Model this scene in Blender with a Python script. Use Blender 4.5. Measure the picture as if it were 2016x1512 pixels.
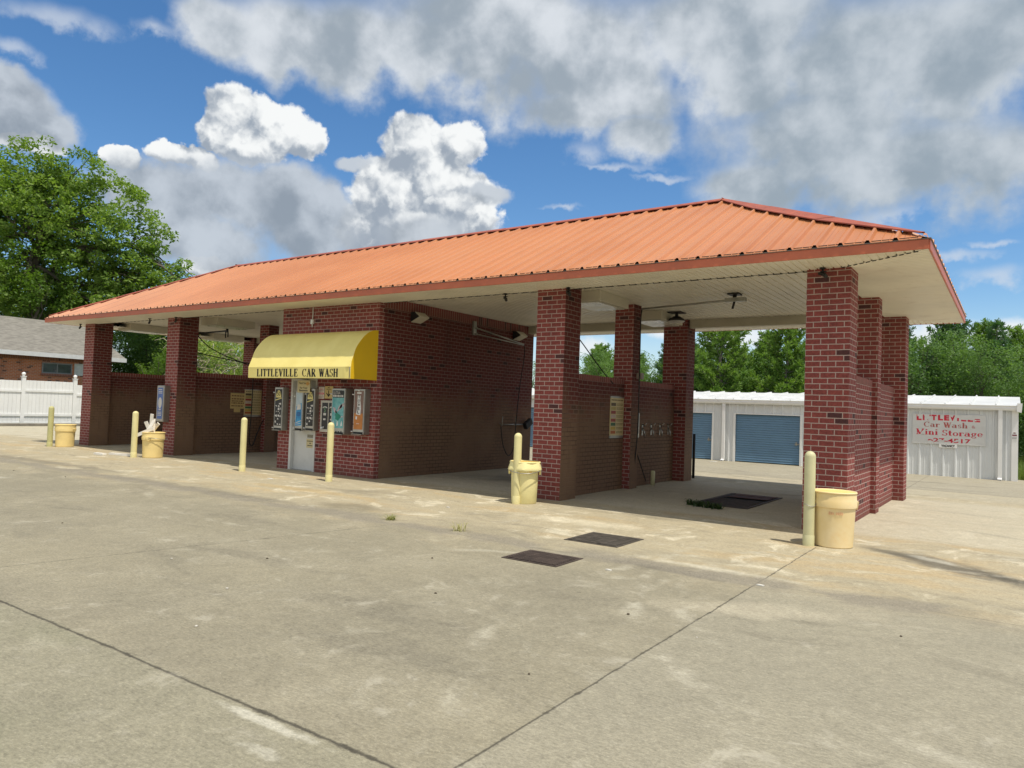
import bpy, bmesh, math, random
import numpy as np
from mathutils import Vector, Matrix
R_ = math.radians
random.seed(7); rng = np.random.default_rng(7)
for o in list(bpy.data.objects): bpy.data.objects.remove(o)
scene = bpy.context.scene
COL = scene.collection

# ---------------------------------------------------------------- camera
cam = bpy.data.cameras.new('camera'); camo = bpy.data.objects.new('camera', cam); COL.objects.link(camo)
CAM_M = [[0.822852, -0.009847, 0.568171], [0.567159, -0.047882, -0.822216], [0.035301, 0.998804, -0.033815]]
CAM_LOC = (1.7949, -10.4213, 1.5)
camo.matrix_world = Matrix.Translation(CAM_LOC) @ Matrix(CAM_M).to_4x4()
cam.sensor_width = 36; cam.lens = 25.5684; cam.clip_end = 5000; cam.clip_start = .05
scene.camera = camo

# ---------------------------------------------------------------- light
SUN_DIR = Vector((.39, -.11, 1.0)).normalized()          # towards the sun
sun = bpy.data.lights.new('sun', 'SUN'); suno = bpy.data.objects.new('sun', sun); COL.objects.link(suno)
sun.energy = 4.2; sun.angle = R_(.55); sun.color = (1.0, .93, .82)
suno.rotation_mode = 'QUATERNION'; suno.rotation_quaternion = SUN_DIR.to_track_quat('Z', 'Y'); suno.location = (8, -12, 30)
scene.view_settings.view_transform = 'Standard'; scene.view_settings.look = 'None'
scene.view_settings.gamma = 1; scene.view_settings.exposure = 0.0
scene.cycles.max_bounces = 6; scene.cycles.diffuse_bounces = 4; scene.cycles.transparent_max_bounces = 4
scene.cycles.use_denoising = True

# ---------------------------------------------------------------- node helper
class NT:
    def __init__(s, tree): s.t = tree; s.n = tree.nodes; s.l = tree.links
    def put(s, sock, v):
        if v is None: return
        if hasattr(v, 'is_output') or isinstance(v, bpy.types.NodeSocket): s.l.new(v, sock)
        else:
            if sock.type == 'RGBA' and not isinstance(v, (int, float)) and len(v) == 3: v = (*v, 1)
            sock.default_value = v
    def math(s, op, a, b=None, c=None, clamp=False):
        n = s.n.new('ShaderNodeMath'); n.operation = op; n.use_clamp = clamp
        for i, v in enumerate((a, b, c)):
            if v is not None: s.put(n.inputs[i], v)
        return n.outputs[0]
    def vec(s, op, a, b=None, sc=None):
        n = s.n.new('ShaderNodeVectorMath'); n.operation = op
        s.put(n.inputs[0], a)
        if b is not None: s.put(n.inputs[1], b)
        if sc is not None: s.put(n.inputs['Scale'], sc)
        return n.outputs['Value'] if op in ('LENGTH', 'DOT_PRODUCT', 'DISTANCE') else n.outputs[0]
    def noise(s, v, scale, detail=4, rough=.55, lac=2., dist=0., out=0):
        n = s.n.new('ShaderNodeTexNoise'); s.put(n.inputs['Vector'], v)
        n.inputs['Scale'].default_value = scale; n.inputs['Detail'].default_value = detail
        n.inputs['Roughness'].default_value = rough; n.inputs['Lacunarity'].default_value = lac; n.inputs['Distortion'].default_value = dist
        return n.outputs[out]
    def voro(s, v, scale, detail=0, feature='SMOOTH_F1', rough=.5):
        n = s.n.new('ShaderNodeTexVoronoi'); n.feature = feature; s.put(n.inputs['Vector'], v)
        n.inputs['Scale'].default_value = scale; n.inputs['Detail'].default_value = detail; n.inputs['Roughness'].default_value = rough
        return n.outputs['Distance']
    def mix(s, f, a, b, blend='MIX'):
        n = s.n.new('ShaderNodeMix'); n.data_type = 'RGBA'; n.blend_type = blend; n.clamp_factor = True
        s.put(n.inputs[0], f); s.put(n.inputs[6], a); s.put(n.inputs[7], b)
        return n.outputs[2]
    def step(s, v, a, b, lo=0., hi=1., smooth=True):
        n = s.n.new('ShaderNodeMapRange'); n.interpolation_type = 'SMOOTHSTEP' if smooth else 'LINEAR'; n.clamp = True
        s.put(n.inputs[0], v); s.put(n.inputs[1], a); s.put(n.inputs[2], b); s.put(n.inputs[3], lo); s.put(n.inputs[4], hi)
        return n.outputs[0]
    def sep(s, v):
        n = s.n.new('ShaderNodeSeparateXYZ'); s.put(n.inputs[0], v); return n.outputs
    def com(s, x, y, z):
        n = s.n.new('ShaderNodeCombineXYZ')
        for i, v in enumerate((x, y, z)): s.put(n.inputs[i], v)
        return n.outputs[0]
    def bump(s, h, strength=.3, dist=.01):
        n = s.n.new('ShaderNodeBump'); n.inputs['Strength'].default_value = strength; n.inputs['Distance'].default_value = dist
        s.put(n.inputs['Height'], h); return n.outputs[0]
    def coord(s, name='Object'):
        return s.n.new('ShaderNodeTexCoord').outputs[name]
    def geo(s, name='Position'):
        return s.n.new('ShaderNodeNewGeometry').outputs[name]

# ---------------------------------------------------------------- sky
BLOB_A = [(-56.8, 20.4, 2.2, 1.9), (-57.5, 18.8, 1.9, 1.5), (-54.3, 20.2, 2.0, 1.7), (-52.7, 19.7, 2.6, 1.8), (-51.2, 19.2, 1.6, 1.4), (-55.3, 18.3, 3.2, 1.5), (-63.9, 16.2, 1.4, 0.8), (-60.6, 17.0, 2.0, 0.8), (-58.7, 16.9, 1.7, 0.9), (-42.9, 19.7, 3.2, 2.4), (-39.4, 20.1, 2.2, 1.8), (-44.9, 16.3, 3.2, 2.8), (-41.0, 16.9, 3.8, 2.8), (-38.1, 15.4, 2.5, 2.8), (-43.4, 13.7, 4.7, 2.8), (-38.2, 13.7, 2.2, 2.1), (-46.7, 13.3, 2.3, 2.3), (-57.5, 9.5, 2.0, 0.9), (-69.2, 15.9, 2.5, 0.6), (-41.4, 12.5, 4.0, 1.9)]
BLOB_B = [(-61.6, 14.2, 4.2, 2.9), (-56.5, 14.5, 5.9, 3.3), (-52.3, 15.3, 4.4, 2.9), (-50.7, 12.6, 4.5, 3.1), (-58.1, 11.2, 5.7, 2.7), (-49.3, 14.6, 2.3, 2.6), (-70.1, 17.7, 4.0, 2.5), (-67.5, 17.1, 1.7, 1.4), (-70.7, 19.2, 2.1, 1.5), (-41.8, 12.9, 4.4, 2.3), (-37.1, 16.4, 2.4, 0.9), (-47.9, 18.1, 1.9, 0.7)]
BLOB_C = [(-57.8, 25.6, 3.4, 1.8), (-53.2, 25.8, 5.5, 2.7), (-47.1, 26.0, 6.6, 3.1), (-42.0, 26.0, 6.8, 3.0), (-37.5, 25.1, 5.3, 3.0), (-36.0, 28.2, 10.5, 3.5), (-29.4, 26.3, 7.6, 4.3), (-30.5, 22.5, 4.4, 2.1), (-19.3, 27.5, 9.8, 3.5), (-16.9, 24.4, 4.4, 2.9), (-11.8, 19.6, 8.6, 4.7), (-16.7, 16.8, 4.0, 2.1), (-5.3, 17.2, 8.6, 3.6), (-3.0, 23.7, 7.7, 5.0), (-9.2, 24.7, 7.6, 4.3), (-25.2, 20.7, 3.1, 2.1), (-26.9, 23.6, 3.6, 2.4)]
BLOB_D = [(-67.3, 23.7, 3.7, 0.9), (-70.0, 21.4, 1.6, 0.6), (-62.1, 24.4, 1.9, 0.6), (-1.1, 9.7, 3.1, 0.8), (-3.1, 11.2, 2.6, 0.5), (-1.1, 11.9, 1.7, 0.3), (-11.0, 13.7, 5.4, 0.8), (-7.7, 14.1, 3.9, 0.7), (-27.5, 18.4, 4.4, 0.4), (-23.6, 17.8, 2.7, 0.3), (-31.0, 15.8, 1.8, 0.3), (-29.6, 19.3, 2.4, 1.5)]
BLOB_H = [(-4.2, 5.8, 3.6, 1.7), (-0.2, 6.1, 3.3, 1.1), (-17.9, 5.9, 4.0, 1.5), (-23.2, 6.8, 3.1, 0.8), (-12.3, 6.8, 4.1, 1.1), (-29.1, 4.8, 3.6, 1.2)]

def make_world():
    w = bpy.data.worlds.new('World'); scene.world = w; w.use_nodes = True
    w.node_tree.nodes.clear(); T = NT(w.node_tree)
    sky = T.n.new('ShaderNodeTexSky'); sky.sky_type = 'NISHITA'; sky.sun_disc = False
    sky.sun_elevation = math.asin(SUN_DIR.z); sky.sun_rotation = math.atan2(SUN_DIR.x, SUN_DIR.y)
    sky.air_density = 1.0; sky.dust_density = .25; sky.ozone_density = 3.0; sky.altitude = 200
    STR = .13
    d = T.coord('Generated')
    sx, sy, sz = T.sep(d)
    az = T.math('MULTIPLY', T.math('ARCTAN2', sx, sy), 57.2958)
    el = T.math('MULTIPLY', T.math('ARCSINE', sz), 57.2958)
    P = T.com(az, el, 0)
    # noise coordinates live on the sky sphere so nothing stretches at the seam
    D3 = T.vec('SCALE', d, sc=10.)
    def field(vec, blobs, soft):
        acc = None
        for (a, e, ra, re) in blobs:
            q = T.vec('MULTIPLY', T.vec('SUBTRACT', vec, (a, e, 0)), (1/ra, 1/re, 0))
            v = T.math('SUBTRACT', 1.0, T.vec('LENGTH', q))
            acc = v if acc is None else T.math('SMOOTH_MAX', acc, v, soft)
        return acc
    N1 = T.noise(D3, 1.25, 6, .52, out=1); N2 = T.noise(D3, 4.2, 5, .58, out=1)
    a1, b1_, c1_ = T.sep(N1); a2, b2_, c2_ = T.sep(N2)
    C1 = T.vec('SUBTRACT', N1, (.5, .5, .5)); C2 = T.vec('SUBTRACT', N2, (.5, .5, .5))
    def warp(amp, fine):
        o = T.vec('ADD', P, T.vec('MULTIPLY', C1, (amp, amp*.8, 0)))
        return T.vec('ADD', o, T.vec('MULTIPLY', C2, (fine, fine*.8, 0)))
    def ctr(v, k): return T.math('MULTIPLY', T.math('SUBTRACT', v, .5), k)
    W = .95/STR
    hs = T.n.new('ShaderNodeHueSaturation'); hs.inputs['Saturation'].default_value = 1.22; hs.inputs['Value'].default_value = 1.06
    T.put(hs.inputs['Color'], sky.outputs[0])
    col = hs.outputs[0]
    # low bright haze clouds along the horizon
    fH = T.math('ADD', field(warp(3.0, 1.2), BLOB_H, .2), ctr(c2_, .8))
    col = T.mix(T.math('MULTIPLY', T.step(fH, -.05, .75), .95), col, (.92*W, .95*W, .97*W))
    col = T.mix(T.math('MULTIPLY', T.step(el, 9.0, .5), .50), col, (.74*W, .86*W, .93*W))
    # thin streaks
    fD = T.math('ADD', field(warp(3.2, 1.6), BLOB_D, .15), T.math('ADD', ctr(b1_, 1.4), ctr(b2_, 1.2)))
    col = T.mix(T.math('MULTIPLY', T.step(fD, -.15, 1.0), .62), col, (.70*W, .76*W, .84*W))
    # towering cumulus heads: crisp cauliflower edge
    jit = T.vec('SCALE', C2, sc=.27)
    def billow(off):
        v = T.vec('ADD', T.vec('ADD', D3, off), jit)
        return T.math('SUBTRACT', 1., T.voro(v, 3.2, 2.0, 'F1', .5))
    b0 = billow((0, 0, 0)); b1 = billow((.045, -.03, .10))
    wa = warp(1.7, 1.7); fa0 = field(wa, BLOB_A, .10); fa1 = field(T.vec('ADD', wa, (.55, .95, 0)), BLOB_A, .10)
    fa = T.math('ADD', fa0, T.math('ADD', T.math('MULTIPLY', T.math('SUBTRACT', b0, .55), .16), .05))
    aA = T.step(fa, -.02, .17)
    relief = T.math('MULTIPLY', T.math('SUBTRACT', b0, b1), .62)
    lit = T.math('MULTIPLY', T.math('SUBTRACT', fa0, fa1), .75)
    shade = T.math('ADD', T.math('ADD', T.math('ADD', .66, lit), relief), T.math('ADD', ctr(a1, 1.3), ctr(c2_, .45)))
    shade = T.math('SUBTRACT', shade, T.step(el, 17., 12.0, 0, .28))
    cA = T.mix(T.step(shade, .20, 1.02), (.36*W, .42*W, .50*W), (.98*W, 1.0*W, 1.0*W))
    col = T.mix(aA, col, cA)
    # nearer grey banks
    wb = warp(3.0, 1.5); fb0 = field(wb, BLOB_B, .25); fb1 = field(T.vec('ADD', wb, (.6, 1.2, 0)), BLOB_B, .25)
    fb = T.math('ADD', fb0, T.math('ADD', ctr(c1_, .7), ctr(c2_, .26)))
    aB = T.math('MULTIPLY', T.step(fb, -.06, .42), .95)
    sb = T.math('ADD', T.math('ADD', T.math('MULTIPLY', a1, .80), T.math('MULTIPLY', a2, .20)), T.math('MULTIPLY', T.math('SUBTRACT', fb0, fb1), .16))
    cB = T.mix(T.step(sb, .34, .66), (.31*W, .36*W, .42*W), (.60*W, .655*W, .72*W))
    cB = T.mix(T.math('MULTIPLY', T.step(fb, .36, -.02), .55), cB, (.74*W, .79*W, .85*W))
    col = T.mix(aB, col, cB)
    # broad overhead layer
    fc = T.math('ADD', field(warp(4.6, 1.3), BLOB_C, .3), T.math('ADD', ctr(b1_, 1.2), ctr(b2_, .20)))
    aC = T.math('MULTIPLY', T.step(fc, -.26, .48), .94)
    sc_ = T.math('ADD', T.math('MULTIPLY', c1_, .9), T.math('MULTIPLY', b2_, .1))
    cC = T.mix(T.step(sc_, .34, .66), (.37*W, .43*W, .485*W), (.78*W, .82*W, .86*W))
    cC = T.mix(T.math('MULTIPLY', T.step(fc, .45, .0), .55), cC, (.60*W, .67*W, .76*W))
    east = T.step(az, -30., -8.)
    cC = T.mix(T.math('MULTIPLY', east, .30), cC, (.30*W, .385*W, .44*W))
    col = T.mix(aC, col, cC)
    # unseen dome behind and above the camera: broken bright cumulus added as fill light
    ca = T.math('COSINE', T.math('MULTIPLY', T.math('ADD', az, 35.), .0174533))
    away = T.math('MAXIMUM', T.step(ca, .70, .40), T.step(el, 36., 48.))
    cz = T.math('MULTIPLY', T.step(T.noise(T.vec('SCALE', d, sc=2.4), 1.0, 3, .6), .40, .56), away)
    cz = T.math('MULTIPLY', cz, T.step(el, -1., 4.))
    col = T.mix(cz, col, (.85*W, .85*W, .83*W))
    bg = T.n.new('ShaderNodeBackground'); T.put(bg.inputs['Color'], col); bg.inputs['Strength'].default_value = STR
    out = T.n.new('ShaderNodeOutputWorld'); T.l.new(bg.outputs[0], out.inputs['Surface'])
    w.cycles.sampling_method = 'MANUAL'; w.cycles.sample_map_resolution = 512
make_world()

# ---------------------------------------------------------------- object helpers
WL = {}
def tag(o, label=None, cat=None, group=None, kind=None):
    if label: o['label'] = label
    if cat: o['category'] = cat
    if group: o['group'] = group
    if kind: o['kind'] = kind
    return o
def thing(name, label, cat, loc=(0, 0, 0), group=None):
    o = bpy.data.objects.new(name, None); COL.objects.link(o); o.empty_display_size = .2
    o.location = loc; WL[o.name] = Vector(loc)
    return tag(o, label, cat, group)
def link_mesh(name, me, m, parent=None, origin=None):
    if m is not None: me.materials.append(m)
    o = bpy.data.objects.new(name, me); COL.objects.link(o)
    pl = WL[parent.name] if parent is not None else Vector((0, 0, 0))
    org = Vector(origin) if origin is not None else pl
    if parent is not None: o.parent = parent
    o.location = org - pl; WL[o.name] = org.copy()
    return o
class MB:
    def __init__(s): s.v = []; s.f = []; s.sm = []
    def poly(s, pts, smooth=False):
        b = len(s.v); s.v += [tuple(p) for p in pts]; s.f.append(tuple(range(b, b + len(pts)))); s.sm.append(smooth)
        return s
    def box(s, x0, x1, y0, y1, z0, z1, M=None):
        c = [(x0,y0,z0),(x1,y0,z0),(x1,y1,z0),(x0,y1,z0),(x0,y0,z1),(x1,y0,z1),(x1,y1,z1),(x0,y1,z1)]
        if M is not None: c = [tuple(M @ Vector(p)) for p in c]
        b = len(s.v); s.v += c
        for q in ((0,3,2,1),(4,5,6,7),(0,1,5,4),(1,2,6,5),(2,3,7,6),(3,0,4,7)): s.f.append(tuple(b+i for i in q)); s.sm.append(False)
        return s
    def prism(s, poly, axis, a0, a1):
        """extrude a 2D outline (counter-clockwise) along an axis: 'x' outline is (y,z), 'y' is (x,z), 'z' is (x,y)"""
        def P(p, a): return {'x': (a, p[0], p[1]), 'y': (p[0], a, p[1]), 'z': (p[0], p[1], a)}[axis]
        n = len(poly); b = len(s.v)
        s.v += [P(p, a0) for p in poly] + [P(p, a1) for p in poly]
        s.f.append(tuple(b+i for i in range(n))[::-1]); s.f.append(tuple(b+n+i for i in range(n))); s.sm += [False, False]
        for i in range(n):
            j = (i+1) % n; s.f.append((b+i, b+j, b+n+j, b+n+i)); s.sm.append(False)
        return s
    def tube(s, pts, r, seg=8, cap=True, flat=1.0):
        pts = [Vector(p) for p in pts]; n = len(pts); rs = r if isinstance(r, (list, tuple)) else [r]*n
        b0 = len(s.v); up = Vector((0, 0, 1)); prev = None
        for i, p in enumerate(pts):
            t = (pts[min(i+1, n-1)] - pts[max(i-1, 0)])
            if t.length < 1e-9: t = Vector((0, 0, 1))
            t.normalize()
            if prev is None:
                a = t.cross(up)
                if a.length < .05: a = t.cross(Vector((1, 0, 0)))
            else: a = prev - t*prev.dot(t)
            a.normalize(); prev = a; bvec = t.cross(a)
            for k in range(seg):
                an = 2*math.pi*k/seg
                s.v.append(tuple(p + (a*math.cos(an) + bvec*math.sin(an)*flat)*rs[i]))
        for i in range(n-1):
            for k in range(seg):
                k2 = (k+1) % seg
                s.f.append((b0+i*seg+k, b0+i*seg+k2, b0+(i+1)*seg+k2, b0+(i+1)*seg+k)); s.sm.append(True)
        if cap:
            s.f.append(tuple(b0+k for k in range(seg))[::-1]); s.f.append(tuple(b0+(n-1)*seg+k for k in range(seg))); s.sm += [False, False]
        return s
    def lathe(s, prof, c=(0, 0, 0), seg=32, smooth=True, jit=0.):
        b0 = len(s.v); n = len(prof)
        for (r, z) in prof:
            for k in range(seg):
                a = 2*math.pi*k/seg; s.v.append((c[0]+r*math.cos(a), c[1]+r*math.sin(a), c[2]+z))
        for i in range(n-1):
            for k in range(seg):
                k2 = (k+1) % seg; s.f.append((b0+i*seg+k, b0+i*seg+k2, b0+(i+1)*seg+k2, b0+(i+1)*seg+k)); s.sm.append(smooth)
        if prof[0][0] > 1e-4: s.f.append(tuple(b0+k for k in range(seg))[::-1]); s.sm.append(False)
        if prof[-1][0] > 1e-4: s.f.append(tuple(b0+(n-1)*seg+k for k in range(seg))); s.sm.append(False)
        return s
    def build(s, name, m, parent=None, origin=None, bevel=0., sharp=None):
        pl = WL[parent.name] if parent is not None else Vector((0, 0, 0))
        org = Vector(origin) if origin is not None else pl
        me = bpy.data.meshes.new(name)
        me.from_pydata([tuple(Vector(v) - org) for v in s.v], [], s.f)
        for p, sm in zip(me.polygons, s.sm): p.use_smooth = sm
        me.update()
        o = link_mesh(name, me, m, parent, origin)
        if sharp is not None:
            me.set_sharp_from_angle(angle=R_(sharp))
        if bevel:
            md = o.modifiers.new('edge', 'BEVEL'); md.width = bevel; md.segments = 2; md.limit_method = 'ANGLE'; md.angle_limit = R_(40)
        return o
def npmesh(name, V, Fq):
    me = bpy.data.meshes.new(name); V = np.asarray(V, np.float32); Fq = np.asarray(Fq, np.int32)
    nf, k = Fq.shape
    me.vertices.add(len(V)); me.vertices.foreach_set('co', V.ravel())
    me.loops.add(nf*k); me.loops.foreach_set('vertex_index', Fq.ravel())
    me.polygons.add(nf); me.polygons.foreach_set('loop_start', np.arange(0, nf*k, k, dtype=np.int32))
    me.polygons.foreach_set('loop_total', np.full(nf, k, np.int32))
    me.update(calc_edges=True); return me

# ---------------------------------------------------------------- materials
def new_mat(name):
    m = bpy.data.materials.new(name); m.use_nodes = True; T = NT(m.node_tree); T.n.clear()
    b = T.n.new('ShaderNodeBsdfPrincipled'); o = T.n.new('ShaderNodeOutputMaterial'); T.l.new(b.outputs[0], o.inputs[0])
    return m, T, b
def mat(name, col, rough=.6, var=.12, scale=6., metal=0., bump=0., spec=.4, col2=None, dirt=0., dirtcol=(.12, .09, .06), coat=0.):
    m, T, b = new_mat(name)
    c = T.coord('Object')
    n = T.noise(c, scale, 5, .6)
    c2 = col2 or tuple(min(1, x*(1+var)) for x in col); c1 = tuple(x*(1-var) for x in col)
    k = T.mix(T.step(n, .3, .7), c1, c2)
    if dirt:
        n2 = T.noise(c, scale*2.3, 7, .65)
        k = T.mix(T.math('MULTIPLY', T.step(n2, .50, .72), dirt), k, dirtcol)
    T.put(b.inputs['Base Color'], k)
    T.put(b.inputs['Roughness'], T.step(n, .2, .8, rough-.07, min(1, rough+.08)))
    b.inputs['Metallic'].default_value = metal; b.inputs['Specular IOR Level'].default_value = spec
    if coat: b.inputs['Coat Weight'].default_value = coat
    if bump: T.put(b.inputs['Normal'], T.bump(T.noise(c, scale*8, 6, .6), bump, .01))
    return m
def brick(name, bay=False, bw=.195, rh=.0762, mort=.0066, c1=(.225, .055, .047), c2=(.150, .040, .036), cm=(.50, .375, .33), dark=.955, rot=False, stain_top=1.45):
    m, T, b = new_mat(name)
    p = T.coord('Object'); px, py, pz = T.sep(p); nx, ny, nz = T.sep(T.geo('True Normal'))
    side = T.math('GREATER_THAN', T.math('ABSOLUTE', nx), .5)
    u = T.math('ADD', T.math('MULTIPLY', side, py), T.math('MULTIPLY', T.math('SUBTRACT', 1., side), px))
    flat = T.math('GREATER_THAN', T.math('ABSOLUTE', nz), .5)
    v = T.math('ADD', T.math('MULTIPLY', flat, py), T.math('MULTIPLY', T.math('SUBTRACT', 1., flat), pz))
    wob = T.math('MULTIPLY', T.math('SUBTRACT', T.noise(p, 9., 3), .5), .006)
    uv = T.com(T.math('ADD', u, wob), T.math('ADD', v, wob), 0)
    def bt(a, bb, mo):
        n = T.n.new('ShaderNodeTexBrick'); T.put(n.inputs['Vector'], uv); n.offset = 0.0 if rot else .5
        n.inputs['Scale'].default_value = 1.; n.inputs['Brick Width'].default_value = bw; n.inputs['Row Height'].default_value = rh
        n.inputs['Mortar Size'].default_value = mort; n.inputs['Mortar Smooth'].default_value = .15; n.inputs['Bias'].default_value = 0
        T.put(n.inputs['Color1'], a); T.put(n.inputs['Color2'], bb); T.put(n.inputs['Mortar'], mo)
        return n.outputs
    rnd = bt((0, 0, 0), (1, 1, 1), (.5, .5, .5))
    g = T.sep(rnd[0])[0]
    fac = rnd[1]
    bc = T.mix(g, c1, c2)
    bc = T.mix(T.math('MULTIPLY', T.step(T.noise(p, 4.5, 4, .6), .45, .65), .35), bc, tuple(x*.72 for x in c2))
    bc = T.mix(T.step(T.noise(p, 30, 5, .7), .3, .75), bc, tuple(x*1.35 for x in c1))
    bc = T.mix(T.math('MULTIPLY', T.math('GREATER_THAN', g, dark), .72), bc, (.035, .026, .028))
    mo = T.mix(T.noise(p, 3., 5), cm, tuple(x*.78 for x in cm))
    k = T.mix(fac, bc, mo)
    # weathering: streaks of grime high up, tide of dust low down
    k = T.mix(T.math('MULTIPLY', T.step(T.noise(T.vec('MULTIPLY', p, (1, 1, .35)), 2.2, 6, .6), .5, .8), .35), k, (.075, .04, .034))
    lowd = T.math('MULTIPLY', T.step(T.math('ADD', pz, T.math('MULTIPLY', T.noise(p, 5., 4), .35)), .45, .12), .45)
    k = T.mix(lowd, k, (.135, .075, .052))
    rough = .82
    if bay:
        n1 = T.noise(T.vec('MULTIPLY', p, (1, 1, .6)), 1.1, 6, .6); n2 = T.noise(p, 6., 6, .65)
        lim = T.math('ADD', T.math('ADD', T.math('MULTIPLY', T.math('SUBTRACT', n1, .5), 1.6), T.math('MULTIPLY', T.math('SUBTRACT', n2, .5), .5)), stain_top)
        s = T.step(pz, T.math('ADD', lim, .62), T.math('SUBTRACT', lim, .40))
        s = T.math('MULTIPLY', s, T.step(n2, .2, .55, .72, .95))
        s = T.math('MULTIPLY', s, T.math('GREATER_THAN', nx, .5))
        sc = T.mix(n1, (.265, .170, .100), (.165, .100, .064))
        patch = T.step(T.noise(p, .8, 3), .42, .60)
        jn = T.math('MULTIPLY', fac, T.math('MULTIPLY', patch, .75))
        sc = T.mix(jn, sc, (.022, .015, .012))
        drip = T.step(T.noise(T.vec('MULTIPLY', p, (9, 9, .5)), 1.6, 4), .60, .75)
        sc = T.mix(T.math('MULTIPLY', drip, .55), sc, (.03, .022, .016))
        k = T.mix(T.math('MULTIPLY', T.math('GREATER_THAN', nx, .5), 1.), k, T.mix(1., k, (.50, .46, .44), 'MULTIPLY'))  # bay-facing faces darkened: deep bay shade put into the colour, with grime film
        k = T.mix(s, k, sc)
    T.put(b.inputs['Base Color'], k); b.inputs['Roughness'].default_value = rough; b.inputs['Specular IOR Level'].default_value = .25
    h = T.math('ADD', T.math('MULTIPLY', T.math('SUBTRACT', 1., fac), 1.), T.math('MULTIPLY', T.noise(p, 60, 4), .25))
    T.put(b.inputs['Normal'], T.bump(h, .7, .006))
    return m
def concrete():
    m, T, b = new_mat('concrete')
    p = T.geo('Position'); x, y, z = T.sep(p)
    big = T.noise(p, .22, 5, .6); mid = T.noise(p, 1.1, 6, .62); fine = T.noise(p, 14., 5, .65); grit = T.noise(p, 120., 3, .7)
    wv = T.vec('ADD', p, T.vec('SCALE', T.noise(p, .5, 3, out=1), sc=1.4))
    streak = T.noise(T.vec('MULTIPLY', wv, (.35, 1.6, 1)), 1.2, 6, .62)
    k = T.mix(T.step(big, .35, .65), (.272, .250, .192), (.325, .295, .220))
    k = T.mix(T.math('MULTIPLY', T.step(mid, .42, .72), .55), k, (.375, .345, .270))
    # ochre apron near the building
    ap = T.math('MULTIPLY', T.step(T.math('ADD', y, T.math('MULTIPLY', T.math('SUBTRACT', mid, .5), 3.)), -4.6, -2.2), .9)
    k = T.mix(T.math('MULTIPLY', ap, .8), k, (.535, .465, .335))
    k = T.mix(T.math('MULTIPLY', ap, T.math('MULTIPLY', T.step(streak, .50, .66), .6)), k, (.52, .38, .20))
    k = T.mix(T.math('MULTIPLY', ap, T.math('MULTIPLY', T.step(T.noise(wv, 1.7, 8, .70, dist=.6), .53, .66), .85)), k, (.78, .72, .58))
    # bleached slab behind
    bk = T.step(y, 6.4, 7.2)
    k = T.mix(T.math('MULTIPLY', bk, .75), k, (.47, .43, .34))
    k = T.mix(T.math('MULTIPLY', T.step(y, 8.35, 8.5), .5), k, (.30, .28, .235))
    # slab to slab differences
    rt = T.math('MULTIPLY', T.math('GREATER_THAN', x, -.1), T.step(y, -3.2, -4.2))
    k = T.mix(T.math('MULTIPLY', rt, .55), k, (.355, .335, .275))
    fr = T.step(y, -8.10, -8.20)
    k = T.mix(T.math('MULTIPLY', fr, .35), k, (.30, .295, .225))
    # broad dirty bands and scuffs
    k = T.mix(T.math('MULTIPLY', T.step(streak, .47, .30), .50), k, (.185, .17, .135))
    k = T.mix(T.math('MULTIPLY', T.step(T.noise(wv, 2.3, 8, .70), .56, .76), .45), k, (.52, .495, .42))
    k = T.mix(T.math('MULTIPLY', T.step(fine, .35, .75), .25), k, (.43, .40, .32))
    k = T.mix(T.math('MULTIPLY', T.step(grit, .50, .72), .45), k, (.16, .145, .115))
    k = T.mix(T.math('MULTIPLY', T.step(T.noise(p, 75., 2, .5), .63, .72), .40), k, (.56, .53, .45))
    # algae-dark film in the nearest slab
    k = T.mix(T.math('MULTIPLY', T.math('MULTIPLY', fr, T.step(T.noise(p, .9, 5), .45, .7)), .35), k, (.215, .22, .15))
    # soot fans where cars turn out at the right of the building
    def blob(cx, cy, rx, ry, ang, amt, colr, k, nz=1.0, sc=2.2):
        c, s = math.cos(ang), math.sin(ang)
        dx = T.math('SUBTRACT', x, cx); dy = T.math('SUBTRACT', y, cy)
        a = T.math('MULTIPLY', T.math('ADD', T.math('MULTIPLY', dx, c), T.math('MULTIPLY', dy, s)), 1/rx)
        q = T.math('MULTIPLY', T.math('SUBTRACT', T.math('MULTIPLY', dy, c), T.math('MULTIPLY', dx, s)), 1/ry)
        r = T.math('SQRT', T.math('ADD', T.math('MULTIPLY', a, a), T.math('MULTIPLY', q, q)))
        r = T.math('ADD', r, T.math('MULTIPLY', T.math('SUBTRACT', T.noise(wv, sc, 6, .6), .5), nz*2))
        return T.mix(T.math('MULTIPLY', T.step(r, 1.15, .25), amt), k, colr)
    k = blob(1.35, -1.45, 1.4, .36, -.62, .68, (.075, .073, .068), k, .95, 3.)
    k = blob(2.2, -1.9, 1.3, .2, -.5, .55, (.06, .06, .055), k, .7, 3.)
    k = blob(.75, -1.02, .5, .18, -.5, .55, (.07, .068, .06), k, .5)
    k = blob(1.6, 1.6, .55, .12, -.5, .75, (.085, .08, .065), k, .4)
    k = blob(1.2, 4.0, .9, .16, -.3, .5, (.12, .11, .09), k, .5)
    k = blob(-6.1, -3.0, .7, .35, .1, .45, (.15, .13, .09), k, .5)
    k = blob(-8.2, -3.5, 1.3, .3, .05, .35, (.17, .155, .12), k, .5)
    k = blob(-1.0, -3.72, 1.0, .10, -.12, .75, (.15, .14, .12), k, .7, 5.)
    k = blob(-9.5, -3.5, 3.5, .22, .02, .55, (.16, .15, .125), k, .9, 2.)
    k = blob(-15.5, -3.2, 3.5, .25, .05, .5, (.17, .155, .13), k, .9, 2.)
    k = blob(-.6, -3.35, .9, .12, -.05, .7, (.62, .58, .48), k, .8, 5.)
    k = blob(.15, -4.6, .8, .3, .5, .5, (.55, .50, .40), k, .9, 3.)
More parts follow.
